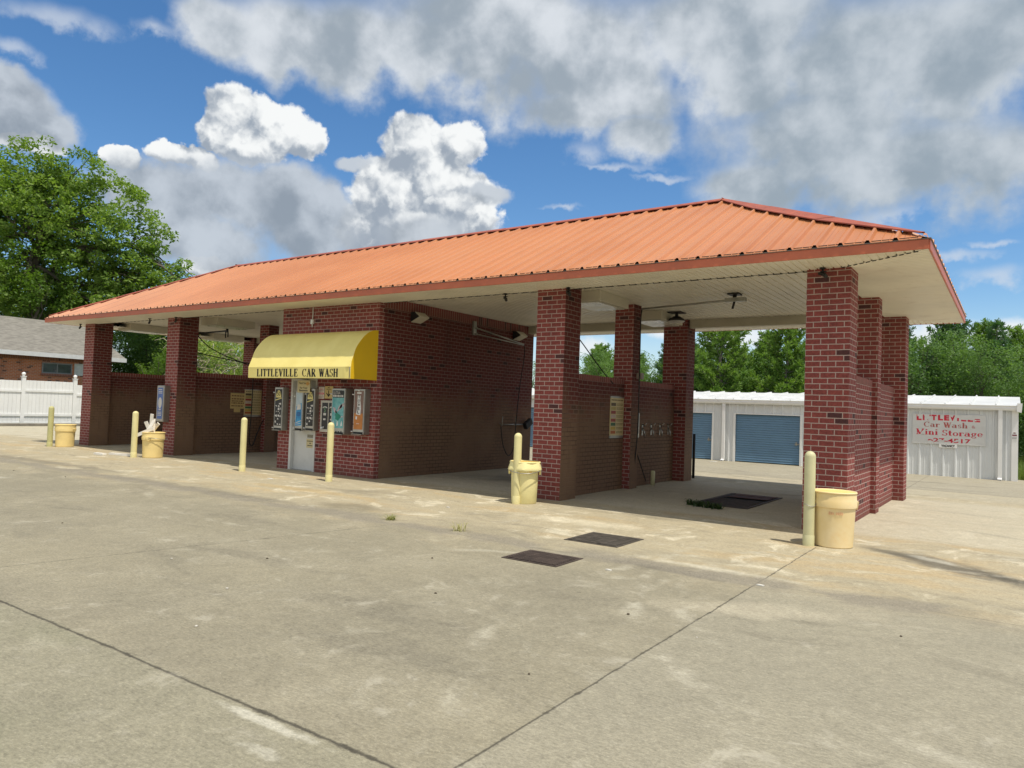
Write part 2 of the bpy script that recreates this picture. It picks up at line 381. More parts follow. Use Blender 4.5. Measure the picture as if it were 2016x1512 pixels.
    k = blob(-3.0, -1.7, 1.2, .3, .1, .6, (.74, .68, .54), k, .8, 3.)
    k = blob(-8.0, -2.2, 1.8, .25, .05, .5, (.50, .36, .17), k, .9, 3.)
    k = blob(-12.8, -5.2, .55, .22, .6, .55, (.60, .58, .52), k, .6, 4.)
    k = blob(-1.05, -8.21, .42, .040, .0, .8, (.58, .56, .49), k, .95, 7.)
    k = blob(-.86, -8.40, .16, .05, .1, .6, (.50, .48, .42), k, 1.5, 9.)
    k = blob(1.1, -1.15, .4, .12, -.6, .6, (.58, .56, .50), k, .8, 6.)
    # wash-bay floors: paler colour lifts the shade there, plus damp silt streaks
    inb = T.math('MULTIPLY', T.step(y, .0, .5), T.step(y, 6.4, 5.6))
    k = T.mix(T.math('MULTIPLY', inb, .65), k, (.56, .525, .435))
    k = T.mix(T.math('MULTIPLY', inb, T.math('MULTIPLY', T.step(streak, .54, .70), .40)), k, (.25, .23, .19))
    k = blob(-6.5, 2.6, 2.0, 1.0, .2, .55, (.12, .115, .10), k, .7)
    # joints
    wob = T.math('MULTIPLY', T.math('SUBTRACT', T.noise(p, 3.0, 5, .7), .5), .035)
    chip = T.math('MULTIPLY', T.step(T.noise(p, 9., 5, .7), .48, .75), .022)
    def joint(dist, w, amt, k, mask=None, colr=(.075, .068, .055)):
        f = T.step(T.math('ABSOLUTE', T.math('ADD', dist, wob)), T.math('ADD', chip, w), T.math('MULTIPLY', chip, .5))
        f = T.math('MULTIPLY', f, amt)
        if mask is not None: f = T.math('MULTIPLY', f, mask)
        return T.mix(f, k, colr)
    south = T.math('LESS_THAN', y, -3.55)
    k = joint(T.math('ADD', y, 8.15), .016, .9, k, T.math('LESS_THAN', x, -.1))
    k = joint(T.math('ADD', x, .1), .011, .85, k, T.math('LESS_THAN', y, -1.3))
    k = joint(T.math('SUBTRACT', T.math('ADD', x, 3.93), T.math('MULTIPLY', y, .175)), .010, .7, k, T.math('MULTIPLY', south, T.math('GREATER_THAN', y, -8.15)))
    for jx in (-9.6, -14.3, -19.2, -24., -29., 4.6): k = joint(T.math('SUBTRACT', x, jx), .012, .5, k, south)
    k = joint(T.math('ADD', y, T.math('ADD', 3.68, T.math('MULTIPLY', T.math('SUBTRACT', T.noise(p, .45, 4), .5), .35))), .012, .5, k)
    for jx in (-.2, -5., -9.8, -14.6, 4.6): k = joint(T.math('SUBTRACT', x, jx), .012, .55, k, T.math('GREATER_THAN', y, 6.4))
    k = joint(T.math('SUBTRACT', y, 8.45), .03, .75, k)
    k = joint(T.math('SUBTRACT', y, T.math('ADD', .75, T.math('MULTIPLY', x, -.35))), .008, .6, k, T.math('GREATER_THAN', x, -.1))
    k = joint(T.math('SUBTRACT', y, 4.9), .010, .5, k, T.math('GREATER_THAN', x, .1))
    k = joint(T.math('ADD', y, 13.2), .016, .7, k)
    k = joint(T.math('ADD', y, 1.75), .008, .22, k)
    # oil drips
    dr = T.math('ADD', T.voro(p, 1.7, 0, 'F1'), T.math('MULTIPLY', T.math('SUBTRACT', fine, .5), .06))
    k = T.mix(T.math('MULTIPLY', T.step(dr, .050, .022), .42), k, (.12, .11, .09))
    # tyre-scuff arcs
    for (cx, cy, rr) in ((2.6, -3.4, 3.3), (1.8, -4.2, 2.6), (4.4, -2.6, 5.6), (-6.0, 1.5, 6.6), (3.2, -4.8, 4.6)):
        dd = T.math('ABSOLUTE', T.math('SUBTRACT', T.vec('DISTANCE', p, (cx, cy, 0)), T.math('ADD', rr, T.math('MULTIPLY', T.math('SUBTRACT', mid, .5), .25))))
        k = T.mix(T.math('MULTIPLY', T.step(dd, .10, .01), T.math('MULTIPLY', T.step(T.noise(p, 1.6, 6, .7), .46, .62), .42)), k, (.56, .53, .45))
    # exposed aggregate strip along the swale
    sw = T.step(T.math('ABSOLUTE', T.math('ADD', T.math('ADD', y, 3.62), T.math('MULTIPLY', T.math('SUBTRACT', mid, .5), .8))), .30, .06)
    sw = T.math('MULTIPLY', sw, T.step(T.noise(p, 1.3, 5), .34, .50))
    ag = T.mix(T.noise(p, 55., 3, .6), (.09, .082, .068), (.46, .42, .35))
    k = T.mix(T.math('MULTIPLY', sw, .8), k, ag)
    # broom-finish grain: fine pale and dark specks at several sizes
    gr = T.math('ADD', T.math('ADD', T.math('MULTIPLY', T.noise(T.vec('MULTIPLY', p, (1, 2.2, 1)), 26., 4, .7), .5), T.math('MULTIPLY', T.noise(p, 70., 3, .7), .3)), T.math('MULTIPLY', T.noise(wv, 8., 4, .7), .2))
    gv = T.step(gr, .36, .64, .66, 1.30, smooth=False)
    k = T.mix(1., k, T.com(gv, gv, gv), 'MULTIPLY')
    k = T.mix(T.math('MULTIPLY', T.step(T.noise(wv, 3.5, 8, .72), .55, .68), T.math('MULTIPLY', T.step(mid, .42, .58), .40)), k, (.56, .53, .46))
    k = T.mix(1., k, (.865, .855, .785), 'MULTIPLY')
    T.put(b.inputs['Base Color'], k); T.put(b.inputs['Roughness'], T.step(mid, .3, .7, .78, .95)); b.inputs['Specular IOR Level'].default_value = .3
    T.put(b.inputs['Normal'], T.bump(T.math('ADD', T.math('MULTIPLY', grit, .6), fine), .35, .008))
    return m
def leaf(name, c1, c2, c3=None, trans=.42, scale=.55):
    m = bpy.data.materials.new(name); m.use_nodes = True; T = NT(m.node_tree); T.n.clear()
    p = T.coord('Object')
    k = T.mix(T.step(T.noise(p, scale, 4, .6), .35, .65), c1, c2)
    k = T.mix(T.math('MULTIPLY', T.step(T.noise(p, scale*9, 3), .50, .75), .6), k, c3 or tuple(x*1.5 for x in c2))
    d = T.n.new('ShaderNodeBsdfPrincipled'); T.put(d.inputs['Base Color'], k); d.inputs['Roughness'].default_value = .55; d.inputs['Specular IOR Level'].default_value = .3
    t = T.n.new('ShaderNodeBsdfTranslucent'); T.put(t.inputs[0], T.mix(1., k, (1.25, 1.35, .55), 'MULTIPLY'))
    mx = T.n.new('ShaderNodeMixShader'); mx.inputs[0].default_value = trans + .08; T.l.new(d.outputs[0], mx.inputs[1]); T.l.new(t.outputs[0], mx.inputs[2])
    o = T.n.new('ShaderNodeOutputMaterial'); T.l.new(mx.outputs[0], o.inputs[0])
    return m
MATS = {}
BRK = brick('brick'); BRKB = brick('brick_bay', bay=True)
ROWL = brick('brick_rowlock', bw=.0762, rh=.25, rot=True)
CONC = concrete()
def roof_mat():
    m, T, b = new_mat('roof_metal'); p = T.coord('Object')
    k = T.mix(T.step(T.noise(p, .35, 4), .35, .65), (.455, .178, .070), (.52, .215, .088))
    k = T.mix(T.math('MULTIPLY', T.step(T.noise(T.vec('MULTIPLY', p, (9, .4, 1)), 1., 5), .5, .75), .30), k, (.60, .23, .10))
    k = T.mix(T.math('MULTIPLY', T.step(T.noise(p, 4., 7, .7), .66, .80), .35), k, (.30, .095, .045))
    k = T.mix(T.math('MULTIPLY', T.step(T.noise(T.vec('MULTIPLY', p, (14, .35, 1)), 1., 5, .65), .52, .75), .22), k, (.34, .12, .05))
    k = T.mix(T.math('MULTIPLY', T.step(T.noise(p, .5, 5, .6), .45, .70), .30), k, (.54, .255, .12))
    fx = T.math('FRACT', T.math('MULTIPLY', T.math('SUBTRACT', T.sep(p)[0], .02), 1/.9144))
    k = T.mix(T.math('MULTIPLY', T.math('LESS_THAN', fx, .012), .45), k, (.20, .07, .04))
    T.put(b.inputs['Base Color'], k); b.inputs['Roughness'].default_value = .42; b.inputs['Specular IOR Level'].default_value = .45
    return m
ROOF = roof_mat()
CAPM = mat('roof_cap', (.36, .088, .045), .5, .12, 3., dirt=.65, dirtcol=(.16, .05, .035))
FASC = mat('fascia_paint', (.52, .138, .066), .45, .10, 2., dirt=.2, dirtcol=(.22, .08, .055))
FLASH = mat('eave_flashing', (.17, .135, .115), .5, .2, 5.)
SOFF = mat('soffit_metal', (.79, .75, .63), .5, .05, 1.2, dirt=.22, dirtcol=(.42, .34, .22))
BEAMM = mat('beam_paint', (.55, .51, .40), .6, .06, 2., dirt=.25, dirtcol=(.34, .26, .17))
DARKM = mat('dark_metal', (.02, .018, .018), .5, .2, 8.)
BLACK = mat('black_rubber', (.012, .012, .012), .6, .2, 8.)
WHITEP = mat('white_paint', (.78, .78, .76), .45, .04, 3., dirt=.06, dirtcol=(.5, .47, .4))
DOORP = mat('door_paint', (.62, .62, .59), .45, .05, 3., dirt=.10, dirtcol=(.4, .36, .28))
STEEL = mat('stainless', (.46, .44, .40), .36, .12, 4., metal=.75)
STEELD = mat('steel_side', (.30, .285, .25), .42, .12, 4., metal=.6)
YEL = mat('bollard_yellow', (.72, .655, .33), .5, .08, 2.5, dirt=.18, dirtcol=(.42, .36, .18))
YELP = mat('bollard_pale', (.58, .56, .33), .5, .08, 2.5, dirt=.2, dirtcol=(.38, .36, .22))
CANY = mat('bin_yellow', (.76, .52, .13), .5, .10, 3., dirt=.18, dirtcol=(.55, .38, .15))
CANP = mat('bin_bleached', (.84, .655, .28), .55, .10, 3., dirt=.2, dirtcol=(.60, .43, .20))
AWN = mat('awning_canvas', (.86, .72, .23), .6, .05, 2., col2=(.89, .76, .27))
AWNS = mat('awning_side', (.74, .47, .008), .6, .04, 2.)  # same canvas; deeper yellow paints in the light coming through the side
INK = mat('ink_black', (.015, .012, .01), .6, .1)
RED = mat('sign_red', (.58, .026, .055), .6, .15, 9.)
REDF = mat('sign_red_faded', (.44, .10, .09), .6, .2, 9.)
CREAM = mat('sign_cream', (.62, .53, .30), .55, .06, 4.)
TAN = mat('sign_tan', (.56, .42, .17), .55, .06, 4.)
GALV = mat('galvanised', (.35, .34, .31), .4, .15, 5., metal=.7)
RUST = mat('rust_steel', (.075, .056, .046), .75, .3, 7., metal=.2, bump=.3)
# ---------------------------------------------------------------- ground
gb = MB(); gb.poly([(-900, -900, -.06), (900, -900, -.06), (900, 900, -.06), (-900, 900, -.06)])
tag(gb.build('ground', mat('grass_soil', (.07, .10, .03), .9, .3, .8, col2=(.12, .14, .045))), kind='structure')
cb = MB(); cb.box(-33.3, 40, -45, 14.6, -.3, 0)
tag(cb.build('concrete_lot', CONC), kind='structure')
kb = MB(); kb.prism([(-33.62, -.2), (-33.30, -.2), (-33.30, .10), (-33.34, .12), (-33.62, .12)], 'y', -45, 14.6)
tag(kb.build('kerb', mat('kerb_concrete', (.20, .185, .15), .85, .2, 4., dirt=.5)), kind='structure')

# ---------------------------------------------------------------- car wash building
HS, HC = 3.54, 3.66                    # soffit and wash-bay ceiling heights
LINES = [0.0, -4.377, -15.806, -20.196]
XL, XR, YF, YB = -21.54, .955, -.754, 6.683
bld = thing('car_wash_building', 'red brick open bay car wash with orange metal hip roof', 'car wash', (-10.3, 2.9, 0))
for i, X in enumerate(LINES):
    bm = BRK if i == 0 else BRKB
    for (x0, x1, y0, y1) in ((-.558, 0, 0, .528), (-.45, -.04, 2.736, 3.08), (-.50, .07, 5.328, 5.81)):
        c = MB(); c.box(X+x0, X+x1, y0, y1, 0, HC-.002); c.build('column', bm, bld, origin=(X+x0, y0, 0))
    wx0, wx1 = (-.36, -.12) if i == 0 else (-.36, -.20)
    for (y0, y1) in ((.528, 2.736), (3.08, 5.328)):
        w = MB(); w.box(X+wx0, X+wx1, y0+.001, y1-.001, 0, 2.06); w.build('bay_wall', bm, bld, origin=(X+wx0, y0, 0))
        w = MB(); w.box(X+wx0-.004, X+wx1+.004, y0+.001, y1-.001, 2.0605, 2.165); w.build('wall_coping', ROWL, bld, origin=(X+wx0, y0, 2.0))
# equipment room
EX0, EX1, EY = -11.693, -8.691, 5.69
DX0, DX1, DZ = -11.30, -10.45, 2.0
w = MB()
w.box(EX0, DX0, 0, .14, 0, HC-.002); w.box(DX1, EX1, 0, .14, 0, HC-.002)
w.box(DX0+.0005, DX1-.0005, 0.0, .14, DZ, HC-.002)
w.build('room_front_wall', BRK, bld, origin=(EX0, 0, 0))
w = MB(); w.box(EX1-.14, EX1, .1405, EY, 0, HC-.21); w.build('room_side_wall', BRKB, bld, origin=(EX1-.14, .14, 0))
w = MB(); w.box(EX1-.14, EX1+.006, .1405, EY, HC-.2095, HC-.002); w.build('soldier_course', ROWL, bld, origin=(EX1-.14, .14, HC-.21))
w = MB(); w.box(EX0, EX0+.14, .1405, EY, 0, HC-.002); w.build('room_side_wall', BRK, bld, origin=(EX0, .14, 0))
w = MB(); w.box(EX0+.1405, EX1-.1405, EY-.14, EY, 0, HC-.002); w.build('room_back_wall', BRK, bld, origin=(EX0, EY, 0))
# door
d = MB(); d.box(DX0+.07, DX1-.06, .075, .115, .012, DZ-.06)
door = d.build('door', DOORP, bld, bevel=.003)
f = MB(); f.box(DX0+.001, DX0+.066, -.012, .12, 0, DZ-.001); f.box(DX1-.056, DX1-.001, -.012, .12, 0, DZ-.001); f.box(DX0+.0665, DX1-.0565, -.012, .12, DZ-.056, DZ-.001)
f.build('door_frame', DOORP, bld, bevel=.004)
f = MB(); f.box(DX0+.0665, DX1-.0565, .01, .13, -.01, .010); f.build('threshold', GALV, bld)
h = MB(); h.tube([(DX0+.16, .075, .98), (DX0+.16, .03, .98)], .012); h.lathe([(.001, -.03), (.022, -.02), (.028, 0), (.022, .02), (.001, .03)], (DX0+.16, .02, .98), 12)
h.build('door_handle', GALV, door)

# soffit: real pressed-metal grooves
def ribbed(x0, x1, y0, y1, z, along, pitch=.1016, groove=.020, depth=.015, clip=None):
    """sheet hanging at z whose narrow grooves run along 'x' or 'y'; clip(u) -> (v0, v1)"""
    b = MB(); a0, a1 = (x0, x1) if along == 'y' else (y0, y1)
    us = []; n = int((a1-a0)/pitch)
    for i in range(n+1):
        u = a0 + i*pitch
        for du, dz in ((0, 0), (pitch-groove-.006, 0), (pitch-groove, depth), (pitch-.006, depth)):
            if u+du < a1: us.append((u+du, dz))
    us.append((a1, 0))
    for (u0, d0), (u1, d1) in zip(us[:-1], us[1:]):
        v = [(clip(u) if clip else ((y0, y1) if along == 'y' else (x0, x1))) for u in (u0, u1)]
        if along == 'y': P = [(u0, v[0][0], z+d0), (u0, v[0][1], z+d0), (u1, v[1][1], z+d1), (u1, v[1][0], z+d1)]
        else: P = [(v[0][0], u0, z+d0), (v[1][0], u1, z+d1), (v[1][1], u1, z+d1), (v[0][1], u0, z+d0)]
        b.poly(P)
    return b
yi, xi, yo = .10, -.30, 5.62
fx = XR - xi
ribbed(XL, XR, YF, yi, HS, 'y', clip=lambda u: (YF, YF + max(0, min(yi-YF, (u-XL)*.68, (XR-u)*.68)))).build('soffit', SOFF, bld)
ribbed(0, 0, YF, YB, HS, 'x', clip=lambda v: (XR-max(0, min(fx, (v-YF)/.68, (YB-v)/.85)), XR)).build('soffit', SOFF, bld)
ribbed(0, 0, YF, YB, HS, 'x', clip=lambda v: (XL, XL+max(0, min(fx, (v-YF)/.68, (YB-v)/.85)))).build('soffit', SOFF, bld)
ribbed(XL, XR, yo, YB, HS, 'y', clip=lambda u: (YB - max(0, min(YB-yo, (u-XL)*.85, (XR-u)*.85)), YB)).build('soffit', SOFF, bld)
ribbed(XL+1.2, xi, yi+.002, 5.42, HC, 'y', pitch=.135, groove=.024, depth=.020).build('bay_ceiling', SOFF, bld)
b = MB(); b.box(XL+1.2, xi+.01, yi-.0005, yi+.012, HS-.004, HC+.01); b.box(xi+.0, xi+.012, yi+.0125, 5.42, HS+.012, HC+.01); b.build('ceiling_trim', DARKM, bld)
b = MB()
xs = [XL+.8, -20.70, -20.12, -16.31, -15.73, -11.70, -8.68, -4.88, -4.30, -.505]
for a, c in ((XL+.8, -20.70), (-20.12, -16.31), (-15.73, -4.88), (-4.30, -.505)):
    b.box(a, c, 5.42, 5.62, 3.475, HC+.01)
b.build('eave_beam', BEAMM, bld, bevel=.006)
b = MB(); b.box(.075, XR-.08, 5.42, 5.60, HS+.012, HC); b.build('eave_beam', BEAMM, bld)
# dark shadow gap trim where soffit sheets meet (a crimped J strip)
def crimp(pts_fn, u0, u1, pitch, name):
    """one continuous dark strip whose lower edge is crimped"""
    m_ = MB(); us = []; u = u0
    while u < u1-.01: us += [(u, .003), (u+pitch*.30, .003), (u+pitch*.34, .014), (u+pitch*.96, .014)]; u += pitch
    for (a, ha), (c_, hc) in zip(us[:-1], us[1:]): m_.poly([pts_fn(a, -ha), pts_fn(c_, -hc), pts_fn(c_, -.0008), pts_fn(a, -.0008)])
    bm_ = bmesh.new(); me_ = bpy.data.meshes.new(name); me_.from_pydata(m_.v, [], m_.f); bm_.from_mesh(me_); bmesh.ops.remove_doubles(bm_, verts=bm_.verts, dist=1e-5); bm_.to_mesh(me_); bm_.free()
    pl = WL[bld.name]; me_.transform(Matrix.Translation(-pl)); return link_mesh(name, me_, DARKM, bld)
for a_, c_ in ((-20.15, -16.40), (-15.77, -11.72), (-8.66, -4.96), (-4.35, -.58)): crimp(lambda u, h: (u, yi-.004, HS+h), a_, c_, .203, 'crimp_trim')
dv = Vector((-fx, fx*.68, 0)).normalized(); crimp(lambda t, h: (XR+dv.x*t, YF+dv.y*t, HS+h), .10, 1.25, .10, 'mitre_trim')
for k, (y0, y1) in enumerate(((YF, YB),)):
    pass

# roof
half = (YB-YF)/2; YM = YF+half; S = .505; ZE = 3.672
RX0, RX1, RZ = XL+half, XR-half, ZE+S*half
def slope(a0, a1, fn, name):
    b = MB(); L = a1-a0; prof = []; n = int(round(L/.3048))
    p = L/n
    for i in range(n):
        u = i*p
        prof += [(u, 0), (u+.10, 0), (u+.108, .010), (u+.116, 0), (u+.19, 0), (u+.198, .010), (u+.206, 0), (u+p-.075, 0), (u+p-.052, .042), (u+p-.022, .042)]
    prof.append((L, 0))
    V = [(min(u, L-u, half)) for u, h in prof]
    for (u0, h0), (u1, h1), v0, v1 in zip(prof[:-1], prof[1:], V[:-1], V[1:]):
        b.poly([fn(a0+u0, -.036, h0), fn(a0+u1, -.036, h1), fn(a0+u1, v1, h1), fn(a0+u0, v0, h0)])
    return b.build(name, ROOF, roof)
roof = thing('roof', None, None, (-10.3, 2.9, ZE)); roof.parent = bld; roof.location = Vector((-10.3, 2.9, ZE)) - WL[bld.name]
slope(XL, XR, lambda u, v, h: (u, YF+v, ZE+S*v+h), 'roof_slope')
slope(XL, XR, lambda u, v, h: (u, YB-v, ZE+S*v+h), 'roof_slope')
slope(YF, YB, lambda u, v, h: (XR-v, u, ZE+S*v+h), 'roof_slope')
slope(YF, YB, lambda u, v, h: (XL+v, u, ZE+S*v+h), 'roof_slope')
def caps(A, B, e1, e2, w, lift, name, pieces=3, d=0.):
    A, B, e1, e2 = map(Vector, (A, B, e1, e2)); b = MB()
    hip = 'hip' in name
    A = A.lerp(B, .012 if hip else 0); up = Vector((0, 0, lift)); n = pieces
    for i in range(n):
        t0, t1 = i/n, (i+1)/n
        P, Q = A.lerp(B, t0) + up + Vector((0, 0, .004*(i % 2))), A.lerp(B, t1) + up + Vector((0, 0, .004*(i % 2)))
        k0, k1 = (min(1, .12+t0*8, .30+(1-t0)*5), min(1, .12+t1*8, .30+(1-t1)*5)) if hip else (1, 1)
        dn = Vector((0, 0, -.016))
        for e in (e1, e2):
            Pe, Qe = P+e*w*k0, Q+e*w*k1
            b.poly([P, Q, Qe, Pe]); b.poly([Pe, Qe, Qe+dn, Pe+dn])
            b.poly([P+dn*.15, Pe+dn*.15, Qe+dn*.15, Q+dn*.15])
    return b.build(name, CAPM, roof)
for (cx, sx) in ((XR, -1), (XL, 1)):
    for (cy, sy) in ((YF, 1), (YB, -1)):
        rx = RX1 if cx == XR else RX0
        caps((cx, cy, ZE), (rx, YM, RZ), (sx, 0, 0), (0, sy, 0), .27, .058, 'hip_trim', 3 if cx == XR else 8)
caps((RX0, YM, RZ), (RX1, YM, RZ), (0, -1, -S), (0, 1, -S), .15, .056, 'ridge_trim', 6)
b = MB()
for (x0, x1, y0, y1) in ((XL-.003, XR+.003, YF-.022, YF), (XL-.003, XR+.003, YB, YB+.022)): b.box(x0, x1, y0, y1, HS-.005, ZE-.022)
b.box(XR, XR+.022, YF+.0005, YB-.0005, HS-.005, ZE-.022); b.box(XL-.022, XL, YF+.0005, YB-.0005, HS-.005, ZE-.022)
b.build('fascia', FASC, roof, bevel=.003)
b = MB()
b.box(XL-.03, XR+.03, YF-.030, YF+.02, ZE-.0215, ZE-.008); b.box(XL-.03, XR+.03, YB-.02, YB+.030, ZE-.0215, ZE-.008)
b.box(XR-.02, XR+.030, YF+.0205, YB-.0205, ZE-.0215, ZE-.008); b.box(XL-.030, XL+.02, YF+.0205, YB-.0205, ZE-.0215, ZE-.008)
b.build('drip_edge', FLASH, roof)
b = MB()                                   # dark closure strip under the ribs
b.box(XL+.1, XR-.1, YF+.03, YF+.05, ZE-.0075, ZE+.026); b.box(XR-.05, XR-.03, YF+.1, YB-.1, ZE-.0075, ZE+.026)
b.build('rib_closure', DARKM, roof)
# ceiling light boxes over the bay walls
LITE = mat('light_box', (.60, .56, .45), .5, .04, 3.)
LENS = mat('acrylic_lens', (.62, .60, .50), .3, .03, 3.)
for i, X in enumerate(LINES[1:]):
    for (y0, y1) in ((.98, 2.15), (3.72, 4.9)):
        b = MB(); b.box(X-.62, X+.12, y0, y1, 3.47, HC-.001)
        pos = {0: 'between the second and third brick column rows from the right', 1: 'over the right wall of the far left bays', 2: 'over the leftmost bay wall'}[i]
        lb = thing('ceiling_light_box', f"{'near' if y0 < 2 else 'rear'} cream ceiling light box {['over the wall left of the right end bay', 'over the wall nearest the equipment room on the left', 'over the outermost left bay wall'][i]}", 'ceiling light', (X-.25, (y0+y1)/2, HC), 'cream light boxes under the canopy ceiling')
        b.build('housing', LITE, lb, bevel=.008)
        b = MB(); b.box(X-.56, X+.06, y0+.06, y1-.06, 3.452, 3.4695); b.build('lens', LENS, lb, bevel=.012)

# ---------------------------------------------------------------- awning
AX0, AX1 = -11.84, -8.695
aw = thing('awning', 'yellow canvas barrel awning lettered in black over the equipment room door', 'awning', (-10.3, 0, 2.0))
prof = [(-.730, 1.966), (-.736, 2.195), (-.694, 2.30), (-.650, 2.410), (-.618, 2.51), (-.590, 2.57), (-.556, 2.625), (-.515, 2.68), (-.471, 2.731), (-.425, 2.783), (-.375, 2.830), (-.322, 2.872), (-.266, 2.906), (-.208, 2.934), (-.148, 2.955), (-.07, 2.967), (-.004, 2.972)]
pb = prof[1:]; NSEG = 60; AXV = -8.83
b = MB(); nr = len(pb)
for i in range(NSEG+1):
    x = AX0+(AX1-AX0)*i/NSEG; sg_ = .010*abs(math.sin(i/NSEG*math.pi*9))**1.5
    for jj, (y, z) in enumerate(pb):
        f0 = min(1, jj/3)*min(1, (nr-1-jj)/3); b.v.append((x, y + (.036*max(0, 1-jj) if i == NSEG else 0) + sg_*f0*.5, z-sg_*f0*.4))
for i in range(NSEG):
    for jj in range(nr-1): b.f.append((i*nr+jj, (i+1)*nr+jj, (i+1)*nr+jj+1, i*nr+jj+1)); b.sm.append(True)
b.build('canopy', AWN, aw)
b = MB(); b.poly([(AX0, prof[0][0], prof[0][1]), (AXV, prof[0][0], prof[0][1]), (AXV, prof[1][0], prof[1][1]), (AX0, prof[1][0], prof[1][1])])
b.poly([(AXV, prof[0][0], prof[0][1]), (AX1, -.695, prof[0][1]), (AX1, -.70, prof[1][1]), (AXV, prof[1][0], prof[1][1])])
b.build('valance', AWN, aw)
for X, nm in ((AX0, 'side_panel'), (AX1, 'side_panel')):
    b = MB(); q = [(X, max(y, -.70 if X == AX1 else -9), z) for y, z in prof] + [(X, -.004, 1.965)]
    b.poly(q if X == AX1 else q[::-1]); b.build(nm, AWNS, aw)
b = MB()
for X in (AX0+.03, AX0+1.1, AX0+2.1, AX1-.03): b.tube([(X, -.70, 1.98), (X, -.705, 2.18), (X, -.61, 2.42), (X, -.48, 2.66), (X, -.02, 2.94)], .011, 6); b.tube([(X, -.67, 1.98), (X, -.01, 1.98)], .011, 6)
b.tube([(AX0+.03, -.68, 1.978), (AX1-.03, -.68, 1.978)], .012, 6)
b.build('frame', GALV, aw)

# ---------------------------------------------------------------- lettering (own serif stroke letters)
def glyph(ch):
    """strokes in a unit cap-height box: ('l',x0,y0,x1,y1,w) bars, ('a',cx,cy,rx,ry,a0,a1,thick,thin) bowls; returns strokes, advance"""
    T_, t_, h = .155, .055, .035
    def stem(x, y0=0, y1=1, s0=1, s1=1, w=T_):
        o = [('l', x, y0, x, y1, w)]
        if s0: o.append(('l', x-.15, y0+h*.7, x+.15, y0+h*.7, h*1.4))
        if s1: o.append(('l', x-.15, y1-h*.7, x+.15, y1-h*.7, h*1.4))
        return o
    if ch == 'L': return stem(.17)+[('l', .17, .03, .58, .03, t_), ('l', .57, .0, .57, .25, t_)], .68
    if ch == 'I': return stem(.17), .36
    if ch == 'T': return stem(.33, s1=0)+[('l', .02, .97, .64, .97, t_), ('l', .04, 1, .04, .76, t_), ('l', .62, 1, .62, .76, t_)], .68
    if ch == 'E': return stem(.17)+[('l', .17, .03, .60, .03, t_), ('l', .59, 0, .59, .25, t_), ('l', .17, .97, .57, .97, t_), ('l', .56, 1, .56, .76, t_), ('l', .17, .52, .44, .52, t_), ('l', .44, .40, .44, .64, t_)], .68
    if ch == 'V': return [('l', .13, 1, .37, 0, T_), ('l', .37, 0, .60, 1, t_*1.2), ('l', 0, .97, .27, .97, h*1.4), ('l', .48, .97, .72, .97, h*1.4)], .72
    if ch == 'A': return [('l', .36, 1, .60, .03, T_), ('l', .36, 1, .11, .03, t_*1.2), ('l', .2, .34, .52, .34, t_), ('l', 0, .03, .23, .03, h*1.4), ('l', .46, .03, .74, .03, h*1.4)], .74
    if ch == 'C': return [('a', .40, .5, .33, .47, 48, 312, T_, t_), ('l', .64, 1, .64, .70, t_)], .74
    if ch == 'R': return stem(.17)+[('a', .33, .74, .24, .235, -90, 90, T_, t_), ('l', .17, .97, .35, .97, t_), ('l', .17, .505, .35, .505, t_), ('l', .36, .5, .62, .03, T_), ('l', .56, .03, .76, .03, h*1.4)], .76
    if ch == 'W': return [('l', .13, 1, .32, 0, T_), ('l', .32, 0, .50, 1, t_*1.2), ('l', .46, 1, .66, 0, T_), ('l', .66, 0, .84, 1, t_*1.2), ('l', 0, .97, .27, .97, h*1.4), ('l', .36, .97, .6, .97, h*1.4), ('l', .72, .97, .96, .97, h*1.4)], .96
    if ch == 'S': return [('a', .29, .735, .20, .235, 25, 270, T_*.8, t_), ('a', .29, .265, .22, .235, -155, 90, T_*.85, t_), ('l', .50, .98, .50, .74, t_), ('l', .05, .02, .05, .28, t_)], .58
    if ch == 'H': return stem(.17)+stem(.62)+[('l', .17, .52, .62, .52, t_)], .80
    if ch == 'M': return stem(.17, w=.07)+stem(.80)+[('l', .15, 1, .46, .05, T_), ('l', .46, .05, .78, 1, t_)], .97
    x = .64
    if ch == 'a': return [('a', .26, x*.32, .19, x*.30, 90, 270, T_, t_), ('l', .26, x*.62, .44, x*.58, t_), ('l', .26, .03, .44, .10, t_), ('l', .44, .02, .44, x*.75, T_), ('a', .27, x*.72, .19, x*.26, 0, 150, T_, t_), ('l', .44, .03, .60, .03, t_)], .62
    if ch == 'r': return [('l', .15, 0, .15, x, T_), ('l', .02, .03, .30, .03, t_), ('l', .02, x-.03, .15, x-.03, t_), ('a', .34, x*.68, .18, x*.28, 50, 170, T_, t_), ('l', .42, x*.86, .46, x*.74, .12)], .50
    if ch == 's': return [('a', .23, x*.73, .15, x*.24, 20, 270, T_*.8, t_), ('a', .23, x*.26, .16, x*.24, -150, 90, T_*.85, t_)], .46
    if ch == 'h': return stem(.16, 0, 1, 1, 0)+[('l', .02, .97, .16, .97, t_), ('a', .34, x*.62, .18, x*.36, 0, 180, T_, t_)]+stem(.50, 0, x*.62, 1, 0), .68
    if ch == 'i': return stem(.16, 0, x, 1, 0)+[('l', .03, x-.03, .16, x-.03, t_), ('l', .16, .80, .16, .96, T_)], .33
    if ch == 'n': return stem(.16, 0, x, 1, 0)+[('l', .02, x-.03, .16, x-.03, t_), ('a', .34, x*.62, .18, x*.36, 0, 180, T_, t_)]+stem(.50, 0, x*.62, 1, 0), .68
    if ch == 't': return [('l', .18, .10, .18, .88, T_), ('l', .02, x-.03, .36, x-.03, t_), ('a', .27, .12, .10, .10, 180, 330, T_*.7, t_)], .42
